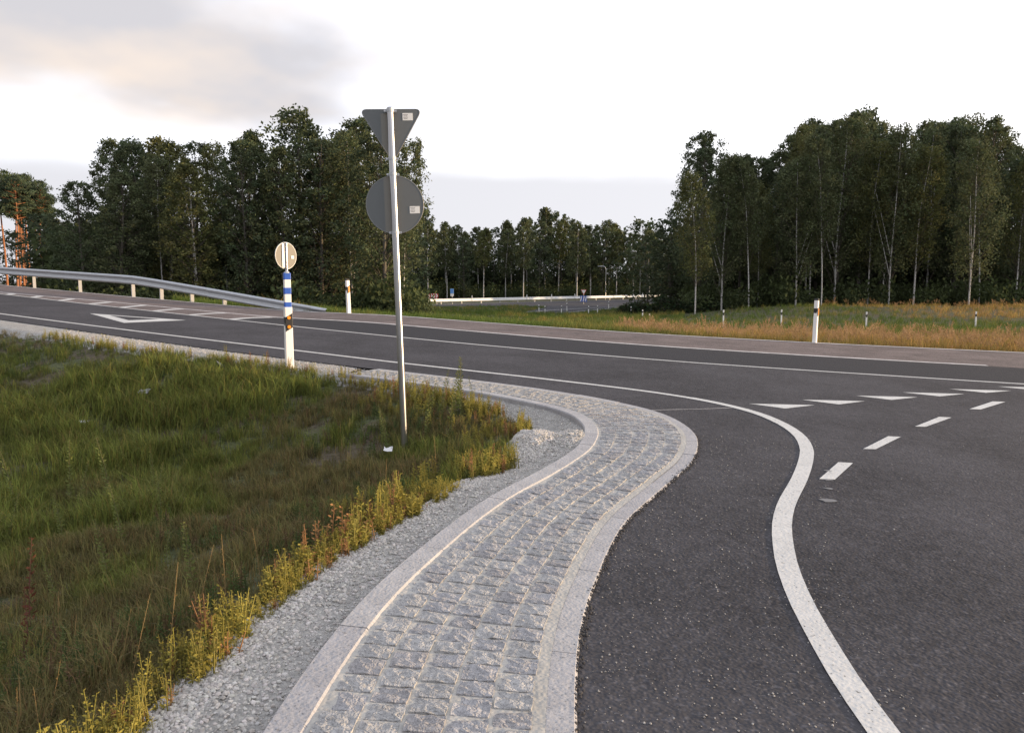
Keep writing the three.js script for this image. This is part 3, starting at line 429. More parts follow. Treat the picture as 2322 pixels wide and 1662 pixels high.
{
  const TREES = { rightFront: [[15,67.9,11.7],[18,67.4,13.2],[20,68.6,13],[21.6,67.6,11],[24,67.3,12.2],[25.8,68.6,14.5],[27,70.7,15.5],[28.1,70.2,16.2],[29.6,70.1,16.5],[30.6,67.9,14],[31.9,69.1,15.2],[32.6,68.1,13.3],[34,67.7,13.4],[37.2,67.4,13.7],[40.5,67.9,14.5],[44,70.7,13.4]], rightMid: [[15.6,75.5,11.1],[18.5,75.6,14.2],[22.3,75.4,14],[25.4,74.4,12.8],[28,73.2,17],[30.5,72.2,17.1],[33.3,74.1,17.2],[36.3,76,14.7],[39.3,72.8,16.9],[42.2,73.4,16.8],[45.1,74.2,17.8],[47.7,72.2,13.4],[51.3,74.5,14.2],[16.1,79.8,11.2],[20,81.6,16.7],[24.1,81.8,15.6],[27.3,81.9,15.7],[30.7,81.8,19.1],[34.9,79.2,19.3],[38.4,78.5,16.9],[42.8,79.3,18.6],[45.6,78.7,19.2],[49,79.2,18],[53.4,79.7,16.2],[17.4,85.7,12.4],[20.9,85.2,16.2],[24.5,89,16.7],[28.8,88.1,15.9],[34,86.9,19.6],[38,85.1,20.4],[41.7,88.6,20.4],[45.9,85.1,19.5],[49.6,85.8,19],[54.5,85.6,16.8],[59.6,87.3,18.9]], left: [[-29.6,54.6,9.2],[-26.7,54,9.9],[-24.5,55.3,11.6],[-21.3,53.4,10.6],[-18.3,54.5,12.3],[-15.7,54.6,11.9],[-13.4,55.5,12.9],[-11.3,55.7,13.1],[-8.5,52.4,13],[-6.4,55.7,9.7],[-33.2,59.5,8.7],[-30.1,60.5,13.2],[-28.1,60.5,12.8],[-24.9,57.6,12.7],[-21.8,60.4,13.4],[-18.6,57.9,13.6],[-16.1,60.4,15.3],[-13.5,59.1,13],[-11.4,59.3,14.7],[-8.2,59.4,13.6],[-36,65.1,9.1],[-32,66.2,13.8],[-28.5,64.6,14.2],[-25.4,64,13.5],[-21.2,63.5,14],[-17.6,66.4,16],[-14.3,66.3,15.3],[-11.7,66.4,16.2],[-8.6,66.2,14.8]], centre: [[-25.6,158.7,14.8],[-22.9,158.6,14.9],[-20,160.2,17.7],[-16.2,158,14.7],[-12.9,159.9,14.2],[-9.6,158.3,12.4],[-5.6,159.4,13.8],[-1.3,160.5,13.8],[2.2,159.3,15.7],[5.4,161.6,15.2],[9.4,161.1,16],[12.6,158.6,14.8],[15.7,160.6,12.4],[18.1,158.6,14.2],[20.8,161.6,13.7],[24.2,159.4,12.9],[26.7,159.6,13.4],[29.4,160.6,12],[32.3,158.1,11.2],[-26.6,167.3,16.2],[-22.3,167.8,17.3],[-18.5,166,18.5],[-14,167,16],[-11.2,166.6,15.3],[-7.1,166.5,14.8],[-3.9,167.7,14.9],[-0.1,167.6,16.3],[3.1,164.9,16],[7,168,19],[10.4,165.6,18],[13.5,165.6,14.4],[16.4,166.2,15.2],[20.3,165.5,16.2],[24.1,164.6,14],[28.8,168,14.9],[32.6,165.2,13.1],[35.7,164.9,15],[-27.8,175.1,15.3],[-24.3,173.2,18.3],[-20.9,175.2,19.2],[-16.6,175.8,14.6],[-12.4,172.6,14.6],[-9.3,173.3,14.1],[-6.3,176,14.8],[-1.1,174.8,16],[3.5,175.8,17.7],[8.3,174.2,18.5],[13,174.2,16.9],[16.4,175.4,15.2],[19.5,172.7,15.7],[23.1,173.6,16.1],[28.2,173.3,13.8],[32.2,172.1,14.5],[35.2,175.8,13.9]], pine: [[-71.1,118.8,17.2],[-70.3,112.6,17.9],[-78.2,118.9,18.7],[-73.7,120.6,18.9],[-76.4,119.3,19.3],[-65.9,105.9,16.6],[-64.9,109.5,15.9],[-68.2,114.8,15.6],[-67.1,108.6,17],[-67.4,109.5,17.3],[-68.1,110.1,17.2],[-71.4,120.1,18.1],[-71.8,116.6,17.6]], leftGap: [[-60,100.3,12.4],[-58.2,98.5,10.7],[-59.5,102.1,11.3],[-57.7,100.5,10.6],[-55.3,97.5,9.3],[-53.5,95.7,10],[-57.4,104.1,10.6],[-52.2,96.2,10.4]] };
  TREES.rightFront.forEach(([x, d, H], i) => plant('birch', i, x, d - 3.5 + 6 * ((i * 0.618) % 1), H, 'slim white-stemmed birch along the front of the dark wood behind the golden grass', 'birch tree', 'birches fronting the wood', 'birch_tree', 500 + i));
  TREES.rightMid.concat([[24.2,77,14.6],[27.6,78,16.8],[30,76,17.6],[34.8,77,17.4],[38.2,78,17],[41.5,77,17.6],[45.2,78,17.8],[21,78,14.8],[32,84,19.6],[43.6,84,19.4],[36.6,85,18.5],[48.5,80,17]]).map(([x, d, H]) => [x, d + 2, x < 0.25 * d ? H * 1.08 : H]).filter(([x, d]) => x > 0.225 * d).forEach(([x, d, H], i) => i === 22 ? plant('spruce', 0, x, d, H + 1, 'pointed spruce top rising among rounded crowns of the wood', 'spruce tree', null, 'spruce_tree', 555) : plant(i % 4 === 3 ? 'birch' : 'alder', i, x, d, H, i % 4 === 3 ? 'birch standing deep among the leafy trees behind the golden grass' : 'dense leafy tree inside the dark wood behind the golden grass', i % 4 === 3 ? 'birch tree' : 'leafy tree', i % 4 === 3 ? 'birches within the wood' : 'leafy trees of the wood', i % 4 === 3 ? 'birch_tree' : 'leafy_tree', 540 + i));
  TREES.left.filter(([x, d]) => x < -0.132 * d && x > -0.545 * d).forEach(([x, d, H], i) => plant(i % 5 === 2 ? 'birch' : 'alder', i, x, d, H, i % 5 === 2 ? 'birch standing in the thicket behind the steel guardrail' : 'dense dark leafy tree in the thicket behind the steel guardrail', i % 5 === 2 ? 'birch tree' : 'leafy tree', i % 5 === 2 ? 'birches of the guardrail thicket' : 'leafy trees of the guardrail thicket', i % 5 === 2 ? 'birch_tree' : 'leafy_tree', 600 + i));
  TREES.centre.map(([x, d, H], i) => [x, d - (i < 18 ? 7 * ((i * 0.618) % 1) : 0), H]).forEach(([x, d, H], i) => plant('far', i, x, d, H, 'distant tall tree in the line beyond the far guardrail', 'tree', 'far line of trees', 'distant_tree', 700 + i));
  TREES.pine.forEach(([x, d, H], i) => plant('pine', i, x, d, H, 'tall pine with bare orange trunk lit by the low sun', 'pine tree', 'sunlit pines', 'pine_tree', 800 + i));
  TREES.leftGap.filter(([x, d]) => x > -0.585 * d).forEach(([x, d, H], i) => plant('far', i + 1, x, d, H, 'low dark tree beside the orange-trunked pines', 'tree', 'low trees by the pines', 'low_tree', 850 + i));
  const q = rng(37), low = (n, f, label, group, s0) => { for (let i = 0; i < n; i++) { const [x, d, H] = f(i); plant('thicket', i, x, d, H, label, 'bushy tree', group, 'bushy_tree', s0 + i); } };
  low(45, i => [17 + (i % 15) * 3.9 + q() * 2, (i < 15 ? 85 : i < 30 ? 91 : 98) + q() * 5, (i < 15 ? 6.5 : 8.5) + 2.5 * q()], 'low bushy tree closing off the back of the wood behind the golden grass', 'bushy trees at the back of the wood', 900);
  low(16, i => [-40 + (i % 11) * 3.0 + q() * 1.5, (i < 11 ? 70 : 63) + q() * 4, 6 + 2 * q()], 'low bushy tree closing off the back of the guardrail thicket', 'bushy trees behind the thicket', 930);
  low(30, i => [-30 + (i % 18) * 4.2 + q() * 2, (i < 18 ? 184 : 170) + q() * 5, 9 + 3 * q()], 'low bushy tree behind the far line of trees', 'bushy trees behind the far line', 950);
  low(12, i => [-94 + i * 3.6 + q() * 2, 126 + q() * 6, 11 + 3 * q()], 'low bushy tree behind the sunlit pines', 'bushy trees behind the pines', 980);
  // the wood goes on beyond the frame and keeps the low sun off the thicket
  const r = rng(31); for (let i = 0; i < 26; i++) { const x = 54 + i * 4.2, d = 66 + r() * 18; plant('far', i, x, d, 15 + r() * 4, 'tall leafy tree where the wood runs on past the golden grass', 'tree', 'trees of the wood further along', 'wood_tree', 880 + i); }
  for (let i = 0; i < 18; i++) { const x = 47 + i * 3.4, d = 118 + r() * 34; plant('far', i, x, d, 12 + r() * 1.5, 'tree of the wood beside the far road past its last lamp', 'tree', 'trees beside the far road', 'wood_tree', 1200 + i); }
}
{
  // undergrowth: small leafy sprays at the feet of the woods
  const r = rng(61), leaves = []; for (let k = 0; k < 170; k++) leaves.push([gauss(r) * 0.5, 0.35 + gauss(r) * 0.35, gauss(r) * 0.5, 0.09 + 0.07 * r(), 1, 1, 1, r(), r(), r()]);
  const geo = leafCloud(leaves), spots = [];
  for (let i = 0; i < 1500; i++) { const k = r(); let x, d; if (k < 0.45) { d = 66 + Math.pow(r(), 0.8) * 30; x = d * 0.222 + r() * (d * 0.5); } else if (k < 0.8) { d = 50 + Math.pow(r(), 1.3) * 16; x = d * -0.57 + r() * d * 0.455; } else { d = 155 + r() * 20; x = -28 + r() * 64; } const s = (1.0 + 1.7 * r()) * (d > 100 ? 1.4 : 1), c = 0.7 + 0.5 * r(); spots.push({ p: new THREE.Vector3(x, landAt(x, d) - 0.1, -d), ry: r() * 6, s: [s, s * (0.8 + 0.8 * r()), s], c: [0.06 * c, 0.078 * c, 0.03 * c] }); }
  for (let i = 0; i < 1500; i++) { const k = i % 3; let x, d; if (k === 0) { d = 82 + r() * 20; x = d * 0.225 + r() * d * 0.48; } else if (k === 1) { d = 62 + r() * 12; x = d * -0.57 + r() * d * 0.42; } else { d = 170 + r() * 18; x = -30 + r() * 72; } const s = 2.4 + 2.4 * r(), c = 0.7 + 0.5 * r(); spots.push({ p: new THREE.Vector3(x, landAt(x, d) - 0.2 + (i % 2 ? s * 0.5 : 0), -d), ry: r() * 6, s: [s, s * (1 + 0.6 * r()), s], c: [0.06 * c, 0.078 * c, 0.03 * c] }); }
  scatter('undergrowth', geo, leafy(lin(1, 1, 1), 0.3), spots, 'dark leafy undergrowth at the feet of the woods', 'undergrowth');
  // dark shrubs beside the far road
  const bush = (x, d, w, h, label, seed) => { const q = rng(seed), L = []; for (let k = 0; k < 1500; k++) { const a = q() * 6.28, e = Math.acos(q()), m = 0.55 + 0.45 * Math.sqrt(q()), lump = 0.8 + 0.4 * vnoise(a * 1.6, e * 2, seed); L.push([Math.sin(e) * Math.cos(a) * w * m * lump, Math.cos(e) * h * m * lump, Math.sin(e) * Math.sin(a) * w * 0.7 * m * lump, 0.22 + 0.14 * q(), 0.032 * (0.7 + 0.6 * q()), 0.046 * (0.7 + 0.6 * q()), 0.02, q(), q(), q()]); } const t = thing('shrub', label, 'shrub', 'shrubs at the wood edge'); part('foliage', leafCloud(L), M.leaf, t); const st = []; for (let k = 0; k < 7; k++) { const a = k * 0.9; st.push(tube([new THREE.Vector3(Math.cos(a) * 0.1, -0.2, Math.sin(a) * 0.1), new THREE.Vector3(Math.cos(a) * w * 0.5, h * 0.7, Math.sin(a) * w * 0.35)], 0.03, 0.01, 4)); } part('stem', mergeGeometries(st), M.greyBark, t); t.position.set(x, landAt(x, d), -d); return t; };
  bush(11.5, 73, 1.9, 1.3, 'low dark shrub where the far road meets the wood', 1); bush(14.2, 71, 2.1, 1.6, 'wide dark shrub at the corner of the wood', 2); bush(16.8, 69, 1.7, 1.1, 'small dark shrub under the first birches', 3);
}

// ---------------------------------------------------------------- grasses
function tuft(seed, n, h, spread, w, lean, dry = 0.12) {
  const r = rng(seed), pos = [], idx = [], col = [];
  for (let i = 0; i < n; i++) {
    const straw = r() < dry, tone = 0.55 + 0.9 * r();
    const a = r() * 6.28, q = Math.sqrt(r()) * spread, x = Math.cos(a) * q, z = Math.sin(a) * q, b = r() * 6.28, L = h * (0.5 + 0.6 * r()), ln = lean * (0.3 + r()), dx = Math.cos(b), dz = Math.sin(b), ex = -dz * w * 0.5, ez = dx * w * 0.5, k = pos.length / 3;
    const m = [x + dx * ln * L * 0.35, L * 0.6, z + dz * ln * L * 0.35], t = [x + dx * ln * L, L * (1 - 0.25 * ln), z + dz * ln * L];
    pos.push(x - ex, -0.02, z - ez, x + ex, -0.02, z + ez, m[0] - ex * 0.8, m[1], m[2] - ez * 0.8, m[0] + ex * 0.8, m[1], m[2] + ez * 0.8, ...t); for (let j = 0; j < 5; j++) straw ? col.push(1.7 * tone, 1.25 * tone, 1.4 * tone) : col.push(tone, tone, tone); idx.push(k, k + 1, k + 3, k, k + 3, k + 2, k + 2, k + 3, k + 4);
  }
  const g = new THREE.BufferGeometry(); g.setIndex(idx); g.setAttribute('position', new THREE.Float32BufferAttribute(pos, 3)); g.setAttribute('color', new THREE.Float32BufferAttribute(col, 3)); g.computeVertexNormals(); return g;
}
M.grass = leafy(lin(1, 1, 1), 0.3, { vertexColors: true });
{
  // ditch grass: patches of green, brownish and pale blades
  const r = rng(91), sets = [[], [], []];
  for (let i = 0; i < 60000 && sets[0].length + sets[1].length + sets[2].length < 20000; i++) {
    const d = 1.5 + 19 * Math.pow(r(), 1.45), x = -0.72 * d - 0.6 + r() * (0.72 * d + 1.0); if (d > 11.5 + Math.max(0, -x) * 0.7) continue; if (inside(SOLID, x, d)) continue; const e = distTo(GRASS_EDGE, x, d); if (e < 0.02) continue;
    const n = fbm(x * 0.55 + 5, d * 0.55 + 9, 4, 501), m = fbm(x * 1.7 + 1, d * 1.7 + 3, 3, 503); if (m < 0.35 && r() < 0.8) continue;
    const tall = smooth(0.50, 0.64, n), brown = smooth(0.48, 0.36, n) * 0.8 + (r() < 0.10 ? 0.5 : 0), k = 0.72 + 0.66 * r();
    const c = [lerp(0.112, 0.120, Math.min(1, brown)) * k, lerp(0.132, 0.100, Math.min(1, brown)) * k, lerp(0.028, 0.042, Math.min(1, brown)) * k], s = (0.35 + 0.5 * r() * r() + 0.55 * tall * (0.5 + r())) * (e < 0.5 ? 0.6 : 1);
    sets[Math.floor(r() * 3)].push({ p: new THREE.Vector3(x, landAt(x, d), -d), ry: r() * 6.28, rx: 0.2 * (r() - 0.5), s: [s * 1.1, s, s * 1.1], c });
  }
  sets.forEach((l, i) => scatter('ditch_grass', tuft(700 + i, 20, [0.24, 0.34, 0.18][i], 0.11, [0.007, 0.006, 0.009][i], 0.6, [0.07, 0.14, 0.04][i]), M.grass, l, ['short green grass covering the shaded ditch', 'longer green grass in the shaded ditch', 'fine low grass in the shaded ditch'][i], 'grass'));
}
{
  // field beyond the road: golden on the right side, greener towards the far road
  const r = rng(93), sets = [[], [], []], heads = [];
  const put = (x, d, big) => {
    if (inside(SOLID, x, d)) return; const e = distTo(FAR, x, d); if (e < 0.12) return;
    const gold = clamp(smooth(1.5, 7, x) * smooth(34, 24, d) + smooth(22, 30, x) * smooth(44, 52, d) + (x > 3 && d < 30 ? 0.1 : 0)), k = 0.75 + 0.5 * r(), m = fbm(x * 0.4, d * 0.4, 3, 521), yel = clamp(gold + (m - 0.52) * 1.9);
    const c = [lerp(0.085, 0.32, yel) * k, lerp(0.135, 0.235, yel) * k, lerp(0.028, 0.075, yel) * k], s = (gold > 0.4 ? 0.32 + 0.36 * r() * r() : 0.28 + 0.26 * r()) * (e < 0.6 ? 0.55 : 1) * big * (0.7 + 0.6 * m);
    if (x < -3 && d < 32) { if (r() < 0.6) return; }
    sets[Math.floor(r() * 3)].push({ p: new THREE.Vector3(x, landAt(x, d), -d), ry: r() * 6.28, s: [s * 1.3, s, s * 1.3], c });
    if (gold > 0.3 && e > 0.5 && r() < 0.16) heads.push({ p: new THREE.Vector3(x, landAt(x, d), -d), ry: r() * 6.28, rx: 0.2 * (r() - 0.5), s: s * (0.95 + 0.25 * r()), c: [0.34 * k, 0.22 * k, 0.115 * k] });
  };
  for (let i = 0; i < 13000; i++) { const x = -12 + 27 * r(); put(x, atX(FAR, x) + 0.15 + 7 * Math.pow(r(), 1.5), 1); }
  for (let i = 0; i < 13000; i++) { const d = 24 + 40 * Math.pow(r(), 1.2); put(-0.32 * d + r() * d * 1.05, d, 1.25); }
  for (let i = 0; i < 9000; i++) { const d = 60 + 50 * r(), x = -0.2 * d + r() * d * 0.42; if (inside(FAR_ASPHALT, x, d) || distTo(FAR_RAIL, x, d) < 7 || d > atX(FAR_RAIL, x) - 7) continue; put(x, d, 1.5); }
  sets.forEach((l, i) => scatter('field_grass', tuft(720 + i, 18, [0.62, 0.7, 0.5][i], 0.16, 0.012, 0.4), M.grass, l, ['golden and green field grass beyond the road', 'tall dry field grass beyond the road', 'mixed lower field grass beyond the road'][i], 'grass'));
  // drooping seed heads
  const q = rng(95), parts = [], L = []; for (let k = 0; k < 5; k++) { const a = q() * 6.28, x = Math.cos(a) * 0.1, z = Math.sin(a) * 0.1, h = 0.62 + 0.25 * q(); for (let j = 0; j < 12; j++) { const t = j / 12; L.push([x * (1 + t) + gauss(q) * 0.022, h * (0.72 + 0.3 * t), z * (1 + t) + gauss(q) * 0.022, 0.05 + 0.03 * q(), 1, 1, 1, q(), q(), q(), 0.4]); } parts.push(x); }
  scatter('grass_seed_heads', leafCloud(L), M.grass, heads, 'reddish dry seed heads above the golden field grass', 'grass');
}

// ---------------------------------------------------------------- verge weeds
function weedGeo(seed, h, stems, leafS, n, tip) {
  const r = rng(seed), L = [], st = [];
  for (let s = 0; s < stems; s++) {
    const a = r() * 6.28, lx = Math.cos(a) * h * 0.25 * r(), lz = Math.sin(a) * h * 0.25 * r(), x0 = gauss(r) * 0.03, z0 = gauss(r) * 0.03, hh = h * (0.6 + 0.5 * r());
    st.push(tube([new THREE.Vector3(x0, -0.03, z0), new THREE.Vector3(x0 + lx * 0.4, hh * 0.5, z0 + lz * 0.4), new THREE.Vector3(x0 + lx, hh, z0 + lz)], 0.0035, 0.0018, 4));
    for (let k = 0; k < n; k++) { const t = 0.12 + 0.88 * (k + r()) / n, q = k * 2.4, o = leafS * (0.3 + 0.5 * r()) * (1.15 - t * (tip ? 0.7 : 0.3)); L.push([x0 + lx * t + Math.cos(q) * o, hh * t + 0.3 * o, z0 + lz * t + Math.sin(q) * o, leafS * (0.7 + 0.6 * r()) * (1.2 - t * (tip ? 0.75 : 0.4)), 1, 1, 1, 0.5 + 0.5 * Math.cos(q), 0.55 + 0.4 * r(), 0.5 + 0.5 * Math.sin(q), 0.42]); }
  }
  return { leaves: leafCloud(L), stems: mergeGeometries(st) };
}
{
  const r = rng(97), lists = [[], [], []];
  for (let i = 0; i < 10500; i++) {
    const k = Math.floor(r() * 110), a = GRASS_EDGE[k], b = GRASS_EDGE[k + 1]; if (a[1] < 1.6 || a[0] < -9) continue;
    const t = r(), off = -0.07 + Math.pow(r(), 1.6) * (a[1] > 5 && a[1] < 10.4 ? 0.75 : 0.24), l = Math.hypot(b[0] - a[0], b[1] - a[1]), nx = -(b[1] - a[1]) / l, nd = (b[0] - a[0]) / l, x = lerp(a[0], b[0], t) + nx * off, d = lerp(a[1], b[1], t) + nd * off;
    const m = fbm(x * 2.1, d * 2.1, 3, 541); if (r() > smooth(0.25, 0.5, m)) continue; if (a[0] < -2.2 && r() < 0.8) continue;
    const red = r() < 0.13, q = 0.75 + 0.5 * r(); lists[Math.floor(r() * 3)].push({ p: new THREE.Vector3(x, Math.max(landAt(x, d), off < 0.2 ? P(x, d) - 0.12 : -9), -d), ry: r() * 6.28, rx: 0.3 * (r() - 0.5), rz: 0.3 * (r() - 0.5), s: (0.3 + 1.0 * r() * r() + 0.2 * r()) * (0.6 + 0.8 * m), c: red ? [0.26 * q, 0.14 * q, 0.06 * q] : [0.27 * q, 0.235 * q, 0.05 * q] });
  }
  lists.forEach((l, i) => { const w = weedGeo(740 + i, [0.17, 0.24, 0.12][i], [4, 3, 6][i], [0.024, 0.028, 0.020][i], [16, 20, 12][i], i === 1); scatter('verge_weeds', mergeGeometries([w.leaves, (() => { const g = w.stems.clone(); g.deleteAttribute('uv'); g.setAttribute('color', new THREE.Float32BufferAttribute(new Float32Array(g.attributes.position.count * 3).fill(0.9), 3)); return g; })()]), leafy(lin(1, 1, 1), 0.35), l, ['low yellow-green weeds fringing the crushed stone', 'upright leafy weeds fringing the crushed stone', 'small creeping weeds fringing the crushed stone'][i], 'weeds'); });
  const dl = []; for (let i = 0; i < 5000 && dl.length < 1300; i++) { const d = 2 + 13 * Math.pow(r(), 1.3), x = -0.72 * d - 0.3 + r() * 0.72 * d; if (inside(SOLID, x, d) || d > 11.3 + Math.max(0, -x) * 0.68 || x > 0) continue; const m = fbm(x * 0.8 + 3, d * 0.8, 3, 547); if (m < 0.50 || d < 3.2) continue; const q = 0.7 + 0.6 * r(), b = r() < 0.25; dl.push({ p: new THREE.Vector3(x, landAt(x, d), -d), ry: r() * 6.28, rx: 0.3 * (r() - 0.5), rz: 0.3 * (r() - 0.5), s: 0.4 + 0.6 * r(), c: b ? [0.13 * q, 0.085 * q, 0.045 * q] : [0.075 * q, 0.105 * q, 0.032 * q] }); }
  { const w = weedGeo(749, 0.2, 3, 0.032, 14, true), g = w.stems.clone(); g.deleteAttribute('uv'); g.setAttribute('color', new THREE.Float32BufferAttribute(new Float32Array(g.attributes.position.count * 3).fill(0.9), 3)); scatter('ditch_weeds', mergeGeometries([w.leaves, g]), leafy(lin(1, 1, 1), 0.3), dl, 'small leafy weeds among the grass of the shaded ditch', 'weeds'); }
  // tall weeds standing alone
  const build = (seed, h, leafS, n, col, stemCol, name, label) => { const w = weedGeo(seed, h, 1, leafS, n, true), t = thing(name, label, 'weed'); part('stem', w.stems, std(stemCol, 0.9), t); part('leaves', w.leaves, leafy(col, 0.3), t); return t; };
  const W = {
    mugwort: build(761, 0.8, 0.05, 76, lin(0.12, 0.14, 0.04), lin(0.10, 0.09, 0.04), 'tall_weed', 'tall leafy green weed'),
    dock: build(762, 0.8, 0.05, 46, lin(0.10, 0.035, 0.02), lin(0.09, 0.03, 0.02), 'dock_stalk', 'dry red-brown dock stalk'),
    straw: build(763, 0.6, 0.028, 20, lin(0.22, 0.14, 0.05), lin(0.20, 0.13, 0.05), 'dry_stalk', 'thin dry straw-coloured stalk'),
  };
  const used = {};
  const put = (k, x, d, s, tilt, label, group) => { const o = used[k] ? copyOf(W[k], label, group) : W[k]; used[k] = 1; o.userData.label = label; if (group) o.userData.group = group; o.position.set(x, landAt(x, d), -d); o.rotation.set(tilt * 0.5, x * 7, tilt); o.scale.setScalar(s); };
  const byPole = [[-0.75, 8.9, 0.95], [-0.62, 9.25, 1.05], [-0.9, 9.35, 0.9], [-0.98, 8.75, 0.85], [-1.35, 8.6, 0.8], [-0.45, 9.5, 0.6], [-0.98, 9.2, 0.8], [-0.7, 9.05, 0.9], [-0.58, 9.1, 0.7], [-0.85, 9.15, 0.75], [-1.45, 8.75, 0.6], [-0.66, 9.4, 0.95], [-0.3, 9.2, 0.45]];
  byPole.forEach(([x, d, s], i) => put('mugwort', x, d, s, 0.05 * Math.sin(i * 3), 'tall leafy weed growing round the foot of the steel sign pole', 'weeds round the sign pole'));
  const inDitch = [[-4.9, 7.6, 0.9], [-4.55, 7.9, 1.0], [-4.3, 7.5, 0.85], [-4.0, 7.7, 1.0], [-3.75, 8.1, 0.8], [-3.4, 7.2, 0.75], [-3.2, 7.0, 0.7], [-3.15, 6.2, 0.8], [-4.4, 6.6, 0.75], [-3.8, 6.5, 0.7], [-2.9, 5.5, 0.8], [-2.5, 5.4, 0.65], [-3.05, 5.1, 0.6]];
  inDitch.forEach(([x, d, s], i) => put('mugwort', x, d, s, 0.06 * Math.sin(i * 2.3), 'tall pale green weed standing in the shaded ditch', 'weeds in the ditch'));
  put('mugwort', -1.98, 4.75, 0.75, 0.08, 'tall weed with sunlit yellow top standing alone in the ditch'); put('mugwort', -8.6, 15.6, 0.6, 0.03, 'yellow-green weed on the shoulder of the main road');
  put('dock', -2.75, 4.3, 1.0, 0.12, 'dark red-brown dock stalk leaning in the ditch grass'); put('dock', -2.62, 4.05, 0.6, -0.05, 'short brown dock stalk beside the taller leaning one');
  const dry = [[-1.62, 3.2, 0.62, -0.25], [-1.58, 3.5, 0.66, -0.2], [-1.75, 3.35, 0.5, -0.1], [-1.62, 3.9, 0.62, -0.3], [-1.5, 4.0, 0.6, -0.15], [-1.85, 2.95, 0.5, -0.15], [-1.95, 2.9, 0.45, -0.1], [-1.25, 5.0, 0.5, 0.1], [-0.98, 5.9, 0.6, 0.02], [-0.9, 5.75, 0.45, 0.0], [-0.62, 6.5, 0.7, -0.05], [-1.45, 4.4, 0.5, -0.2], [-1.7, 2.7, 0.45, 0.1], [-0.15, 7.3, 0.45, 0.05]];
  dry.forEach(([x, d, s, t]) => put('straw', x, d, s, t, 'thin dry stalk leaning over the weeds beside the crushed stone', 'dry stalks at the shoulder edge'));
}
// ---------------------------------------------------------------- small builders
const box = (w, h, d, x = 0, y = 0, z = 0) => new THREE.BoxGeometry(w, h, d).translate(x, y, z);
const rbox = (w, h, d, rad, x = 0, y = 0, z = 0) => new RoundedBoxGeometry(w, h, d, 2, rad).translate(x, y, z);
const cyl = (r0, r1, h, n = 20, x = 0, y = 0, z = 0) => new THREE.CylinderGeometry(r1, r0, h, n).translate(x, y + h / 2, z);
function plate(shape, t) { return new THREE.ExtrudeGeometry(shape, { depth: t, bevelEnabled: true, bevelSize: 0.004, bevelThickness: 0.004, bevelSegments: 2, curveSegments: 36 }).translate(0, 0, -t / 2); }
function roundTriangle(w, h, r) { const s = new THREE.Shape(), c = [[-w / 2, h / 2], [w / 2, h / 2], [0, -h / 2]]; c.forEach((p, i) => { const a = c[(i + 2) % 3], b = c[(i + 1) % 3], la = Math.hypot(a[0] - p[0], a[1] - p[1]), lb = Math.hypot(b[0] - p[0], b[1] - p[1]), k = r * 1.7, p0 = [p[0] + (a[0] - p[0]) / la * k, p[1] + (a[1] - p[1]) / la * k], p1 = [p[0] + (b[0] - p[0]) / lb * k, p[1] + (b[1] - p[1]) / lb * k]; i ? s.lineTo(...p0) : s.moveTo(...p0); s.quadraticCurveTo(p[0], p[1], ...p1); }); return s; }
const disc = r => { const s = new THREE.Shape(); s.absarc(0, 0, r, 0, Math.PI * 2); return s; };

// ---------------------------------------------------------------- the sign pole with the backs of two signs
M.greyPrint = std(lin(0.22, 0.22, 0.23), 0.7); M.plateRim = std(lin(0.17, 0.175, 0.175), 0.5, { metalness: 0.3 });
{
  const X = -1.16, D = 8.35, t = thing('road_sign_pole', 'tall galvanised pole carrying the grey backs of a triangular and a round sign', 'road sign');
  const y0 = landAt(X, D), up = 3.39 - y0; t.position.set(X, y0, -D); t.rotation.z = 0.028;
  part('pole', mergeGeometries([cyl(0.035, 0.035, up + 0.25, 28, 0, -0.25, 0), cyl(0.036, 0.028, 0.008, 28, 0, up, 0)]), M.steel, t);
  const yaw = 0.10;
  const signBack = (name, shape, y, rim, lx, ly) => {
    const g = new THREE.Group(); g.name = name; g.position.set(0, y, -0.055); g.rotation.y = yaw; t.add(g);
    part('plate', plate(shape, 0.008), M.plateBack, g);
    part('face', plate(shape, 0.002).translate(0, 0, -0.009), rim, g);
    part('sticker', rbox(0.105, 0.075, 0.002, 0.0008, lx, ly, 0.0095), M.white, g);
    const lines = []; for (let k = 0; k < 4; k++) lines.push(box(0.05 - 0.012 * (k % 2), 0.005, 0.0012, lx - 0.02, ly + 0.022 - k * 0.014, 0.0110)); part('sticker_print', mergeGeometries(lines), M.greyPrint, g);
    const pts = shape.getSpacedPoints(90).map(p => new THREE.Vector3(p.x, p.y, 0.004)); part('rim', new THREE.TubeGeometry(new THREE.CatmullRomCurve3(pts.slice(0, -1), true), 140, 0.0065, 6, true), M.plateRim, g);
    return g;
  };
  signBack('triangle_sign', roundTriangle(0.64, 0.54, 0.045), up - 0.275, M.white, 0.17, 0.195);
  signBack('round_sign', disc(0.298), up - 0.98, M.white, 0.205, -0.055);
  for (const y of [up - 0.025, up - 0.51, up - 0.67, up - 1.27]) {
    const c = part('clamp', mergeGeometries([new THREE.CylinderGeometry(0.0395, 0.0395, 0.03, 24), box(0.13, 0.026, 0.006, 0, 0, -0.034)]), M.galvanised, t); c.position.y = y; c.rotation.y = yaw;
    for (const s of [-1, 1]) { const b = part('bolt', mergeGeometries([new THREE.CylinderGeometry(0.011, 0.011, 0.014, 6).rotateX(Math.PI / 2), new THREE.CylinderGeometry(0.005, 0.005, 0.03, 8).rotateX(Math.PI / 2)]).translate(s * 0.057, 0, -0.022), M.steel, c); }
  }
}
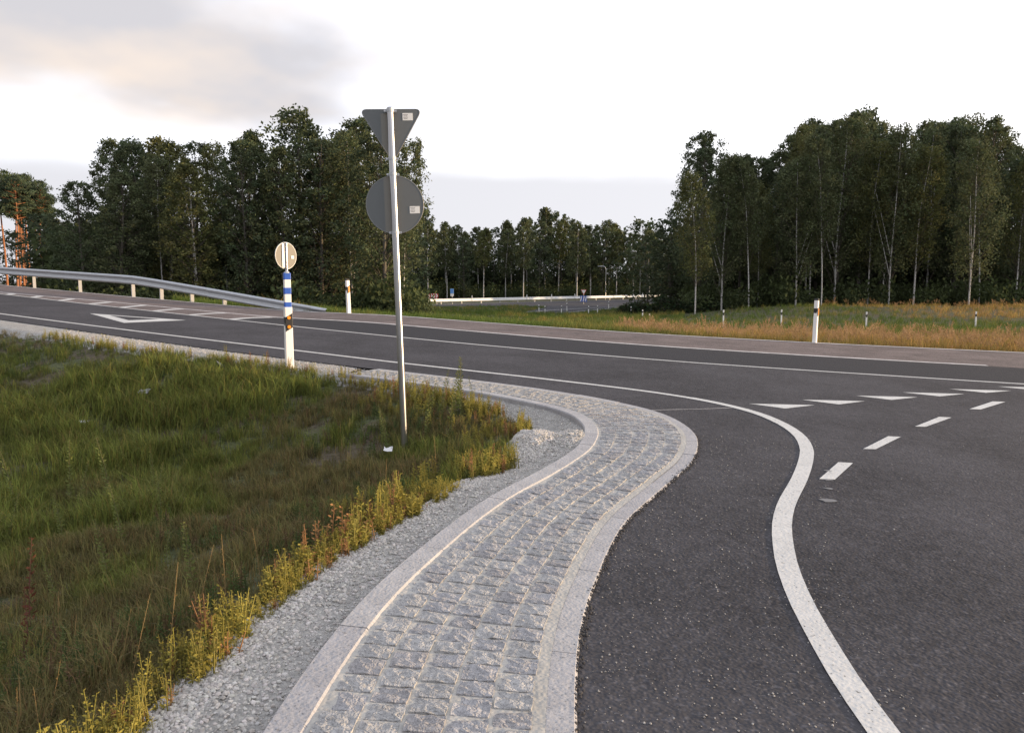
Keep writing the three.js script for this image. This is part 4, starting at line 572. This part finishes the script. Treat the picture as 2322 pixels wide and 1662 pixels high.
// ---------------------------------------------------------------- delineator posts
function postBody(w, dep, h, slant) { const s = new THREE.Shape(); s.moveTo(-w / 2, -0.15); s.lineTo(w / 2, -0.15); s.lineTo(w / 2 * 0.92, h); s.lineTo(-w / 2 * 0.92, h); return new THREE.ExtrudeGeometry(s, { depth: dep, bevelEnabled: true, bevelSize: 0.012, bevelThickness: 0.02, bevelSegments: 3 }).translate(0, 0, -dep / 2); }
function slantBand(w, dep, y0, y1, slope) { const s = new THREE.Shape(); s.moveTo(-w / 2, y0 - slope); s.lineTo(w / 2, y0 + slope); s.lineTo(w / 2, y1 + slope); s.lineTo(-w / 2, y1 - slope); return new THREE.ExtrudeGeometry(s, { depth: dep, bevelEnabled: true, bevelSize: 0.0145, bevelThickness: 0.0225, bevelSegments: 2 }).translate(0, 0, -dep / 2); }
{
  const X = -3.42, D = 12.0, t = thing('striped_marker_post', 'white marker post with amber reflectors, blue striped sleeve and small round sign on top', 'marker post'); t.position.set(X, landAt(X, D) + 0.06, -D); t.rotation.y = 0.5;
  part('post', postBody(0.10, 0.055, 0.95), M.white, t);
  part('band', slantBand(0.094, 0.055, 0.62, 0.83, 0.03), M.black, t);
  for (const y of [0.66, 0.80]) part('reflector', new THREE.CylinderGeometry(0.026, 0.026, 0.012, 20).rotateX(Math.PI / 2).translate(0, y, 0.056), M.amber, t);
  const sleeve = part('sleeve', rbox(0.10, 0.53, 0.075, 0.012, 0, 1.205, 0), M.white, t);
  for (const y of [0.985, 1.205, 1.425]) part('blue_stripe', rbox(0.105, 0.108, 0.080, 0.012, 0, y, 0), M.blue, sleeve);
  part('cap', new THREE.CylinderGeometry(0.02, 0.05, 0.04, 20).translate(0, 1.49, 0), M.galvanised, t);
  part('sign_pole', cyl(0.021, 0.021, 0.46, 18, 0, 1.47, 0), M.steel, t);
  const s = new THREE.Group(); s.name = 'round_sign'; s.position.set(0, 1.735, -0.03); s.rotation.y = 0.48; t.add(s);
  part('plate', plate(disc(0.197), 0.006), std(lin(0.10, 0.10, 0.096), 0.55, { metalness: 0.2 }), s); part('rim', new THREE.TorusGeometry(0.198, 0.008, 8, 48), M.galvanised, s);
  part('bracket', box(0.055, 0.36, 0.012, -0.055, 0, 0.014), M.galvanised, s); part('sticker', box(0.05, 0.045, 0.003, 0.12, -0.02, 0.012), M.white, s);
}
function delineator(label, group) {
  const t = thing('delineator_post', label, 'marker post', group);
  part('post', postBody(0.088, 0.05, 1.0), M.white, t); part('cap', rbox(0.112, 0.035, 0.096, 0.012, 0, 1.035, 0), M.black, t);
  part('band', slantBand(0.082, 0.05, 0.66, 0.84, 0.022), M.black, t); part('reflector', rbox(0.045, 0.16, 0.012, 0.004, 0.012, 0.75, 0.050), M.amber, t); return t;
}
const far1 = delineator('white marker post with orange reflector at the end of the steel guardrail'); far1.position.set(-4.75, P(-4.75, 22.9) - 0.03, -22.9); far1.rotation.set(0, 0.75, 0.03);
const far2 = copyOf(far1, 'white marker post with orange reflector at the edge of the golden grass'); far2.position.set(7.05, P(7.05, 18.25) + 0.04, -18.25); far2.rotation.set(0, 0.95, -0.055);
{
  // small plain posts along the lower roads
  const proto = thing('roadside_post', 'small white post standing in the golden grass', 'marker post', 'small posts in the golden grass');
  part('post', postBody(0.09, 0.05, 0.96), M.white, proto); part('band', slantBand(0.084, 0.05, 0.66, 0.82, 0.02), M.black, proto);
  const near = [[11.3, 42, 0.1], [14.4, 42, 0.05], [18.95, 42, 0.05], [24.8, 42, 0]], mid = [[10.3, 62, 0], [10.85, 62, -0.3], [2.8, 82, 0], [3.4, 81, 0], [4.9, 78, 0], [6.0, 86, 0.1], [7.4, 76, 0], [8.7, 80, 0], [11.3, 92, 0.1], [10.9, 72, 0], [12.2, 74, 0], [18.5, 100, 0]];
  near.forEach(([x, d, up], i) => { const o = i ? copyOf(proto) : proto; o.position.set(x, landAt(x, d) + up - 0.05, -d); o.scale.set(0.62, 0.9, 0.7); });
  mid.forEach(([x, d, up]) => { const o = copyOf(proto, 'tiny white post in the meadow beside the far road', 'far roadside posts'); o.position.set(x, landAt(x, d) + up, -d); o.scale.set(0.8, d < 70 ? 0.75 : 0.9, 0.8); });
}

// ---------------------------------------------------------------- guardrails
function wBeam(path, k = 1) {   // path: [x, y(centre), d]; W profile facing the camera side of the path
  const prof = [[-0.155, 0.0], [-0.15, 0.03], [-0.115, 0.078], [-0.075, 0.078], [-0.03, 0.012], [0.03, 0.012], [0.075, 0.078], [0.115, 0.078], [0.15, 0.03], [0.155, 0.0]], pos = [], uv = [], idx = [], m = prof.length;
  path.forEach(([x, y, d], i) => { const a = path[Math.max(0, i - 1)], b = path[Math.min(path.length - 1, i + 1)], l = Math.hypot(b[0] - a[0], b[2] - a[2]), nx = (b[2] - a[2]) / l, nd = -(b[0] - a[0]) / l; prof.forEach(([h, o], j) => { pos.push(x + nx * o, y + h * k, -(d + nd * o)); uv.push(i * 0.7, j * 0.12); }); });
  for (let i = 1; i < path.length; i++) for (let j = 0; j < m - 1; j++) { const a = (i - 1) * m + j, b = a + 1, c = a + m, e = c + 1; idx.push(a, c, e, a, e, b); }
  const g = new THREE.BufferGeometry(); g.setIndex(idx); g.setAttribute('position', new THREE.Float32BufferAttribute(pos, 3)); g.setAttribute('uv', new THREE.Float32BufferAttribute(uv, 2)); g.computeVertexNormals(); return g;
}
M.railPale = std(lin(0.62, 0.64, 0.66), 0.55);
M.postSteel = std(lin(0.46, 0.45, 0.43), 0.6, { metalness: 0.2 });
function cPost(h) { return mergeGeometries([box(0.012, h, 0.14, -0.05, h / 2 - 0.1, 0), box(0.10, h, 0.01, 0, h / 2 - 0.1, -0.069), box(0.10, h, 0.01, 0, h / 2 - 0.1, 0.069), box(0.012, h, 0.045, 0.05, h / 2 - 0.1, -0.05), box(0.012, h, 0.045, 0.05, h / 2 - 0.1, 0.05)]); }
{
  const t = thing('guardrail', 'galvanised steel guardrail that ramps down into the verge of the main road', 'guardrail');
  const base = (x, d) => P(x, d) - 0.04, line = []; 
  for (let x = -42; x <= -5.2; x += 0.5) line.push([x, atX(FAR, x) + 0.25]);
  const drop = x => 0.62 * Math.pow(clamp((x + 13.6) / 8.2), 1.15);
  const path = line.map(([x, d]) => [x, base(x, d) + 0.60 - drop(x), d]);
  for (let i = 0; i + 1 < path.length; i += 8) { const seg = path.slice(i, Math.min(path.length, i + 9)).map(([x, y, d]) => [x, y, d]); part('rail_section', wBeam(seg), M.galvanised, t); }
  for (const x of [-39, -36.2, -33.4, -30.6, -27.8, -25.0, -22.2, -19.3, -16.5, -13.6, -12.2, -10.8, -9.4]) { const d = atX(FAR, x) + 0.36, h = 0.86 - drop(x), p = part('post', cPost(h), M.postSteel, t); p.position.set(x, base(x, d) - 0.06, -d); p.rotation.y = 0.55; }
}
// the far road with its rail, signs and lamps
const FY = (x, d) => -1.6;
{
  const road = thing('far_road', 'distant grey road with white edge lines below the far guardrail', 'road', null, 'structure');
  part('asphalt', polyGeo(FAR_ASPHALT, 0.06, FY), M.asphalt, road);
  part('edge_line', ribbon(FAR_RAIL.map(([x, d]) => [x + 0.9, d - 1.0]).filter(p => p[0] > -14), 0.22, 0.068, FY), M.paint, road);
  part('edge_line', ribbon(curve2([[1.6, 83], [5, 90], [10, 97], [16, 105]], 20), 0.22, 0.068, FY), M.paint, road);
  part('edge_line', ribbon(curve2([[6.4, 79.6], [5.2, 79.2], [4.7, 80.2], [6.5, 84], [10.5, 92], [15, 101], [21, 113], [27, 125]], 30), 0.2, 0.068, FY), M.paint, road);
}
{
  const t = thing('far_guardrail', 'long pale guardrail on short posts in front of the distant trees', 'guardrail'), path = FAR_RAIL.map(([x, d]) => [x, -1.0, d]);
  for (let i = 0; i + 1 < path.length; i += 8) part('rail_section', wBeam(path.slice(i, i + 9), 1.35), M.railPale, t);
  for (let i = 2; i < FAR_RAIL.length; i += 4) { const [x, d] = FAR_RAIL[i], p = part('post', cPost(0.8), M.postSteel, t); p.position.set(x - 0.1, -1.62, -d - 0.1); p.rotation.y = -0.8; }
  const mark = i => { const [x, d] = FAR_RAIL[i], p = part('marker', postBody(0.10, 0.05, 0.55), M.white, t); p.position.set(x, -0.95, -d + 0.1); };
  for (const i of [22, 40, 52, 58, 64, 84]) mark(i);
}
{
  const facing = (x, d) => Math.atan2(-x, d) * 1;
  // chevron board
  const c = thing('chevron_board', 'red and white chevron board behind the far guardrail', 'road sign'); c.position.set(-11.6, -1.6, -115.5);
  for (const s of [-0.55, 0.55]) part('leg', cyl(0.04, 0.04, 1.2, 10, s, -0.2, -0.03), M.steel, c);
  part('board', box(1.56, 0.66, 0.03, 0, 1.22, 0), M.red, c);
  for (let k = 0; k < 4; k++) { const s = new THREE.Shape(), w = 0.17, x0 = -0.74 + k * 0.38; s.moveTo(x0, 0.30); s.lineTo(x0 + w, 0.30); s.lineTo(x0 + w + 0.16, 0); s.lineTo(x0 + w, -0.30); s.lineTo(x0, -0.30); s.lineTo(x0 + 0.16, 0); part('chevron', new THREE.ExtrudeGeometry(s, { depth: 0.006, bevelEnabled: false }).translate(0, 1.22, 0.016), M.white, c); }
  // blue sign on thin pole
  const b = thing('blue_road_sign', 'narrow blue sign with white plate below, behind the far guardrail', 'road sign'); b.position.set(-9.0, -1.6, -118.3);
  part('pole', cyl(0.04, 0.04, 2.3, 10, 0, -0.2, -0.04), M.steel, b); part('panel', rbox(0.5, 0.72, 0.03, 0.012, 0, 1.86, 0), M.blueSign, b);
  part('symbol', mergeGeometries([box(0.10, 0.42, 0.006, 0, 1.86, 0.018), box(0.26, 0.09, 0.006, 0, 2.02, 0.022)]), M.blue, b); part('plate', rbox(0.5, 0.36, 0.03, 0.012, 0, 1.30, 0), M.white, b);
  // give-way sign above a blue and white striped board
  const g = thing('junction_sign', 'white triangular sign above a blue and white striped board on the far junction', 'road sign'); g.position.set(10.45, -1.58, -115);
  part('pole', cyl(0.04, 0.04, 2.1, 10, 0, -0.1, -0.05), M.steel, g); part('triangle', plate(roundTriangle(0.86, 0.78, 0.05), 0.02).translate(0, 1.72, -0.01), M.red, g); part('triangle_field', plate(roundTriangle(0.66, 0.58, 0.03), 0.006).translate(0, 1.75, 0.014), M.white, g);
  part('board', box(1.0, 0.86, 0.03, 0, 0.80, 0), M.blue, g);
  for (const x of [-0.3, 0.08, 0.40]) { const s = new THREE.Shape(); s.moveTo(x - 0.22, -0.36); s.lineTo(x - 0.06, -0.36); s.lineTo(x + 0.10, 0.36); s.lineTo(x - 0.06, 0.36); part('white_stripe', new THREE.ExtrudeGeometry(s, { depth: 0.006, bevelEnabled: false }).translate(0, 0.80, 0.017), M.white, g); }
  // lamps
  const lamp = thing('street_lamp', 'curved steel street lamp beside the blue striped board', 'street lamp'); lamp.position.set(17.2, -1.6, -145);
  const pts = [[0, -0.2], [0, 3], [0, 5.6], [-0.12, 5.95], [-0.45, 6.1], [-0.95, 6.12]].map(p => new THREE.Vector3(p[0], p[1], 0)), curve = new THREE.CatmullRomCurve3(pts);
  part('mast', new THREE.TubeGeometry(curve, 24, 0.065, 8), M.steel, lamp); part('lamp_head', rbox(0.6, 0.1, 0.24, 0.04, -1.2, 6.1, 0), M.galvanised, lamp);
  const l2 = copyOf(lamp, 'plain steel street lamp by the end of the far guardrail'); l2.position.set(24.9, -1.6, -153.5); l2.rotation.y = 1.9;
}
// ---------------------------------------------------------------- litter in the grass
{
  const scrap = (x, d, s, label, col) => { const g = new THREE.PlaneGeometry(s, s * 0.7, 4, 3), p = g.attributes.position, r = rng(Math.round(x * 100 + 999)); for (let i = 0; i < p.count; i++) p.setZ(i, (r() - 0.5) * s * 0.35); g.rotateX(-1.1); g.computeVertexNormals(); const m = single('paper_scrap', g, std(col, 0.8, { side: THREE.DoubleSide }), label, 'litter'); m.position.set(x, landAt(x, d) + 0.16, -d); };
  scrap(-5.7, 10.3, 0.12, 'white paper scrap lying in the ditch grass', lin(0.6, 0.6, 0.62)); scrap(-5.3, 11.2, 0.15, 'crumpled pale scrap on the bank below the main road', lin(0.35, 0.35, 0.36)); scrap(-1.3, 8.1, 0.09, 'white wrapper beside the foot of the sign pole', lin(0.6, 0.6, 0.62));
}
renderer.render(scene, camera);
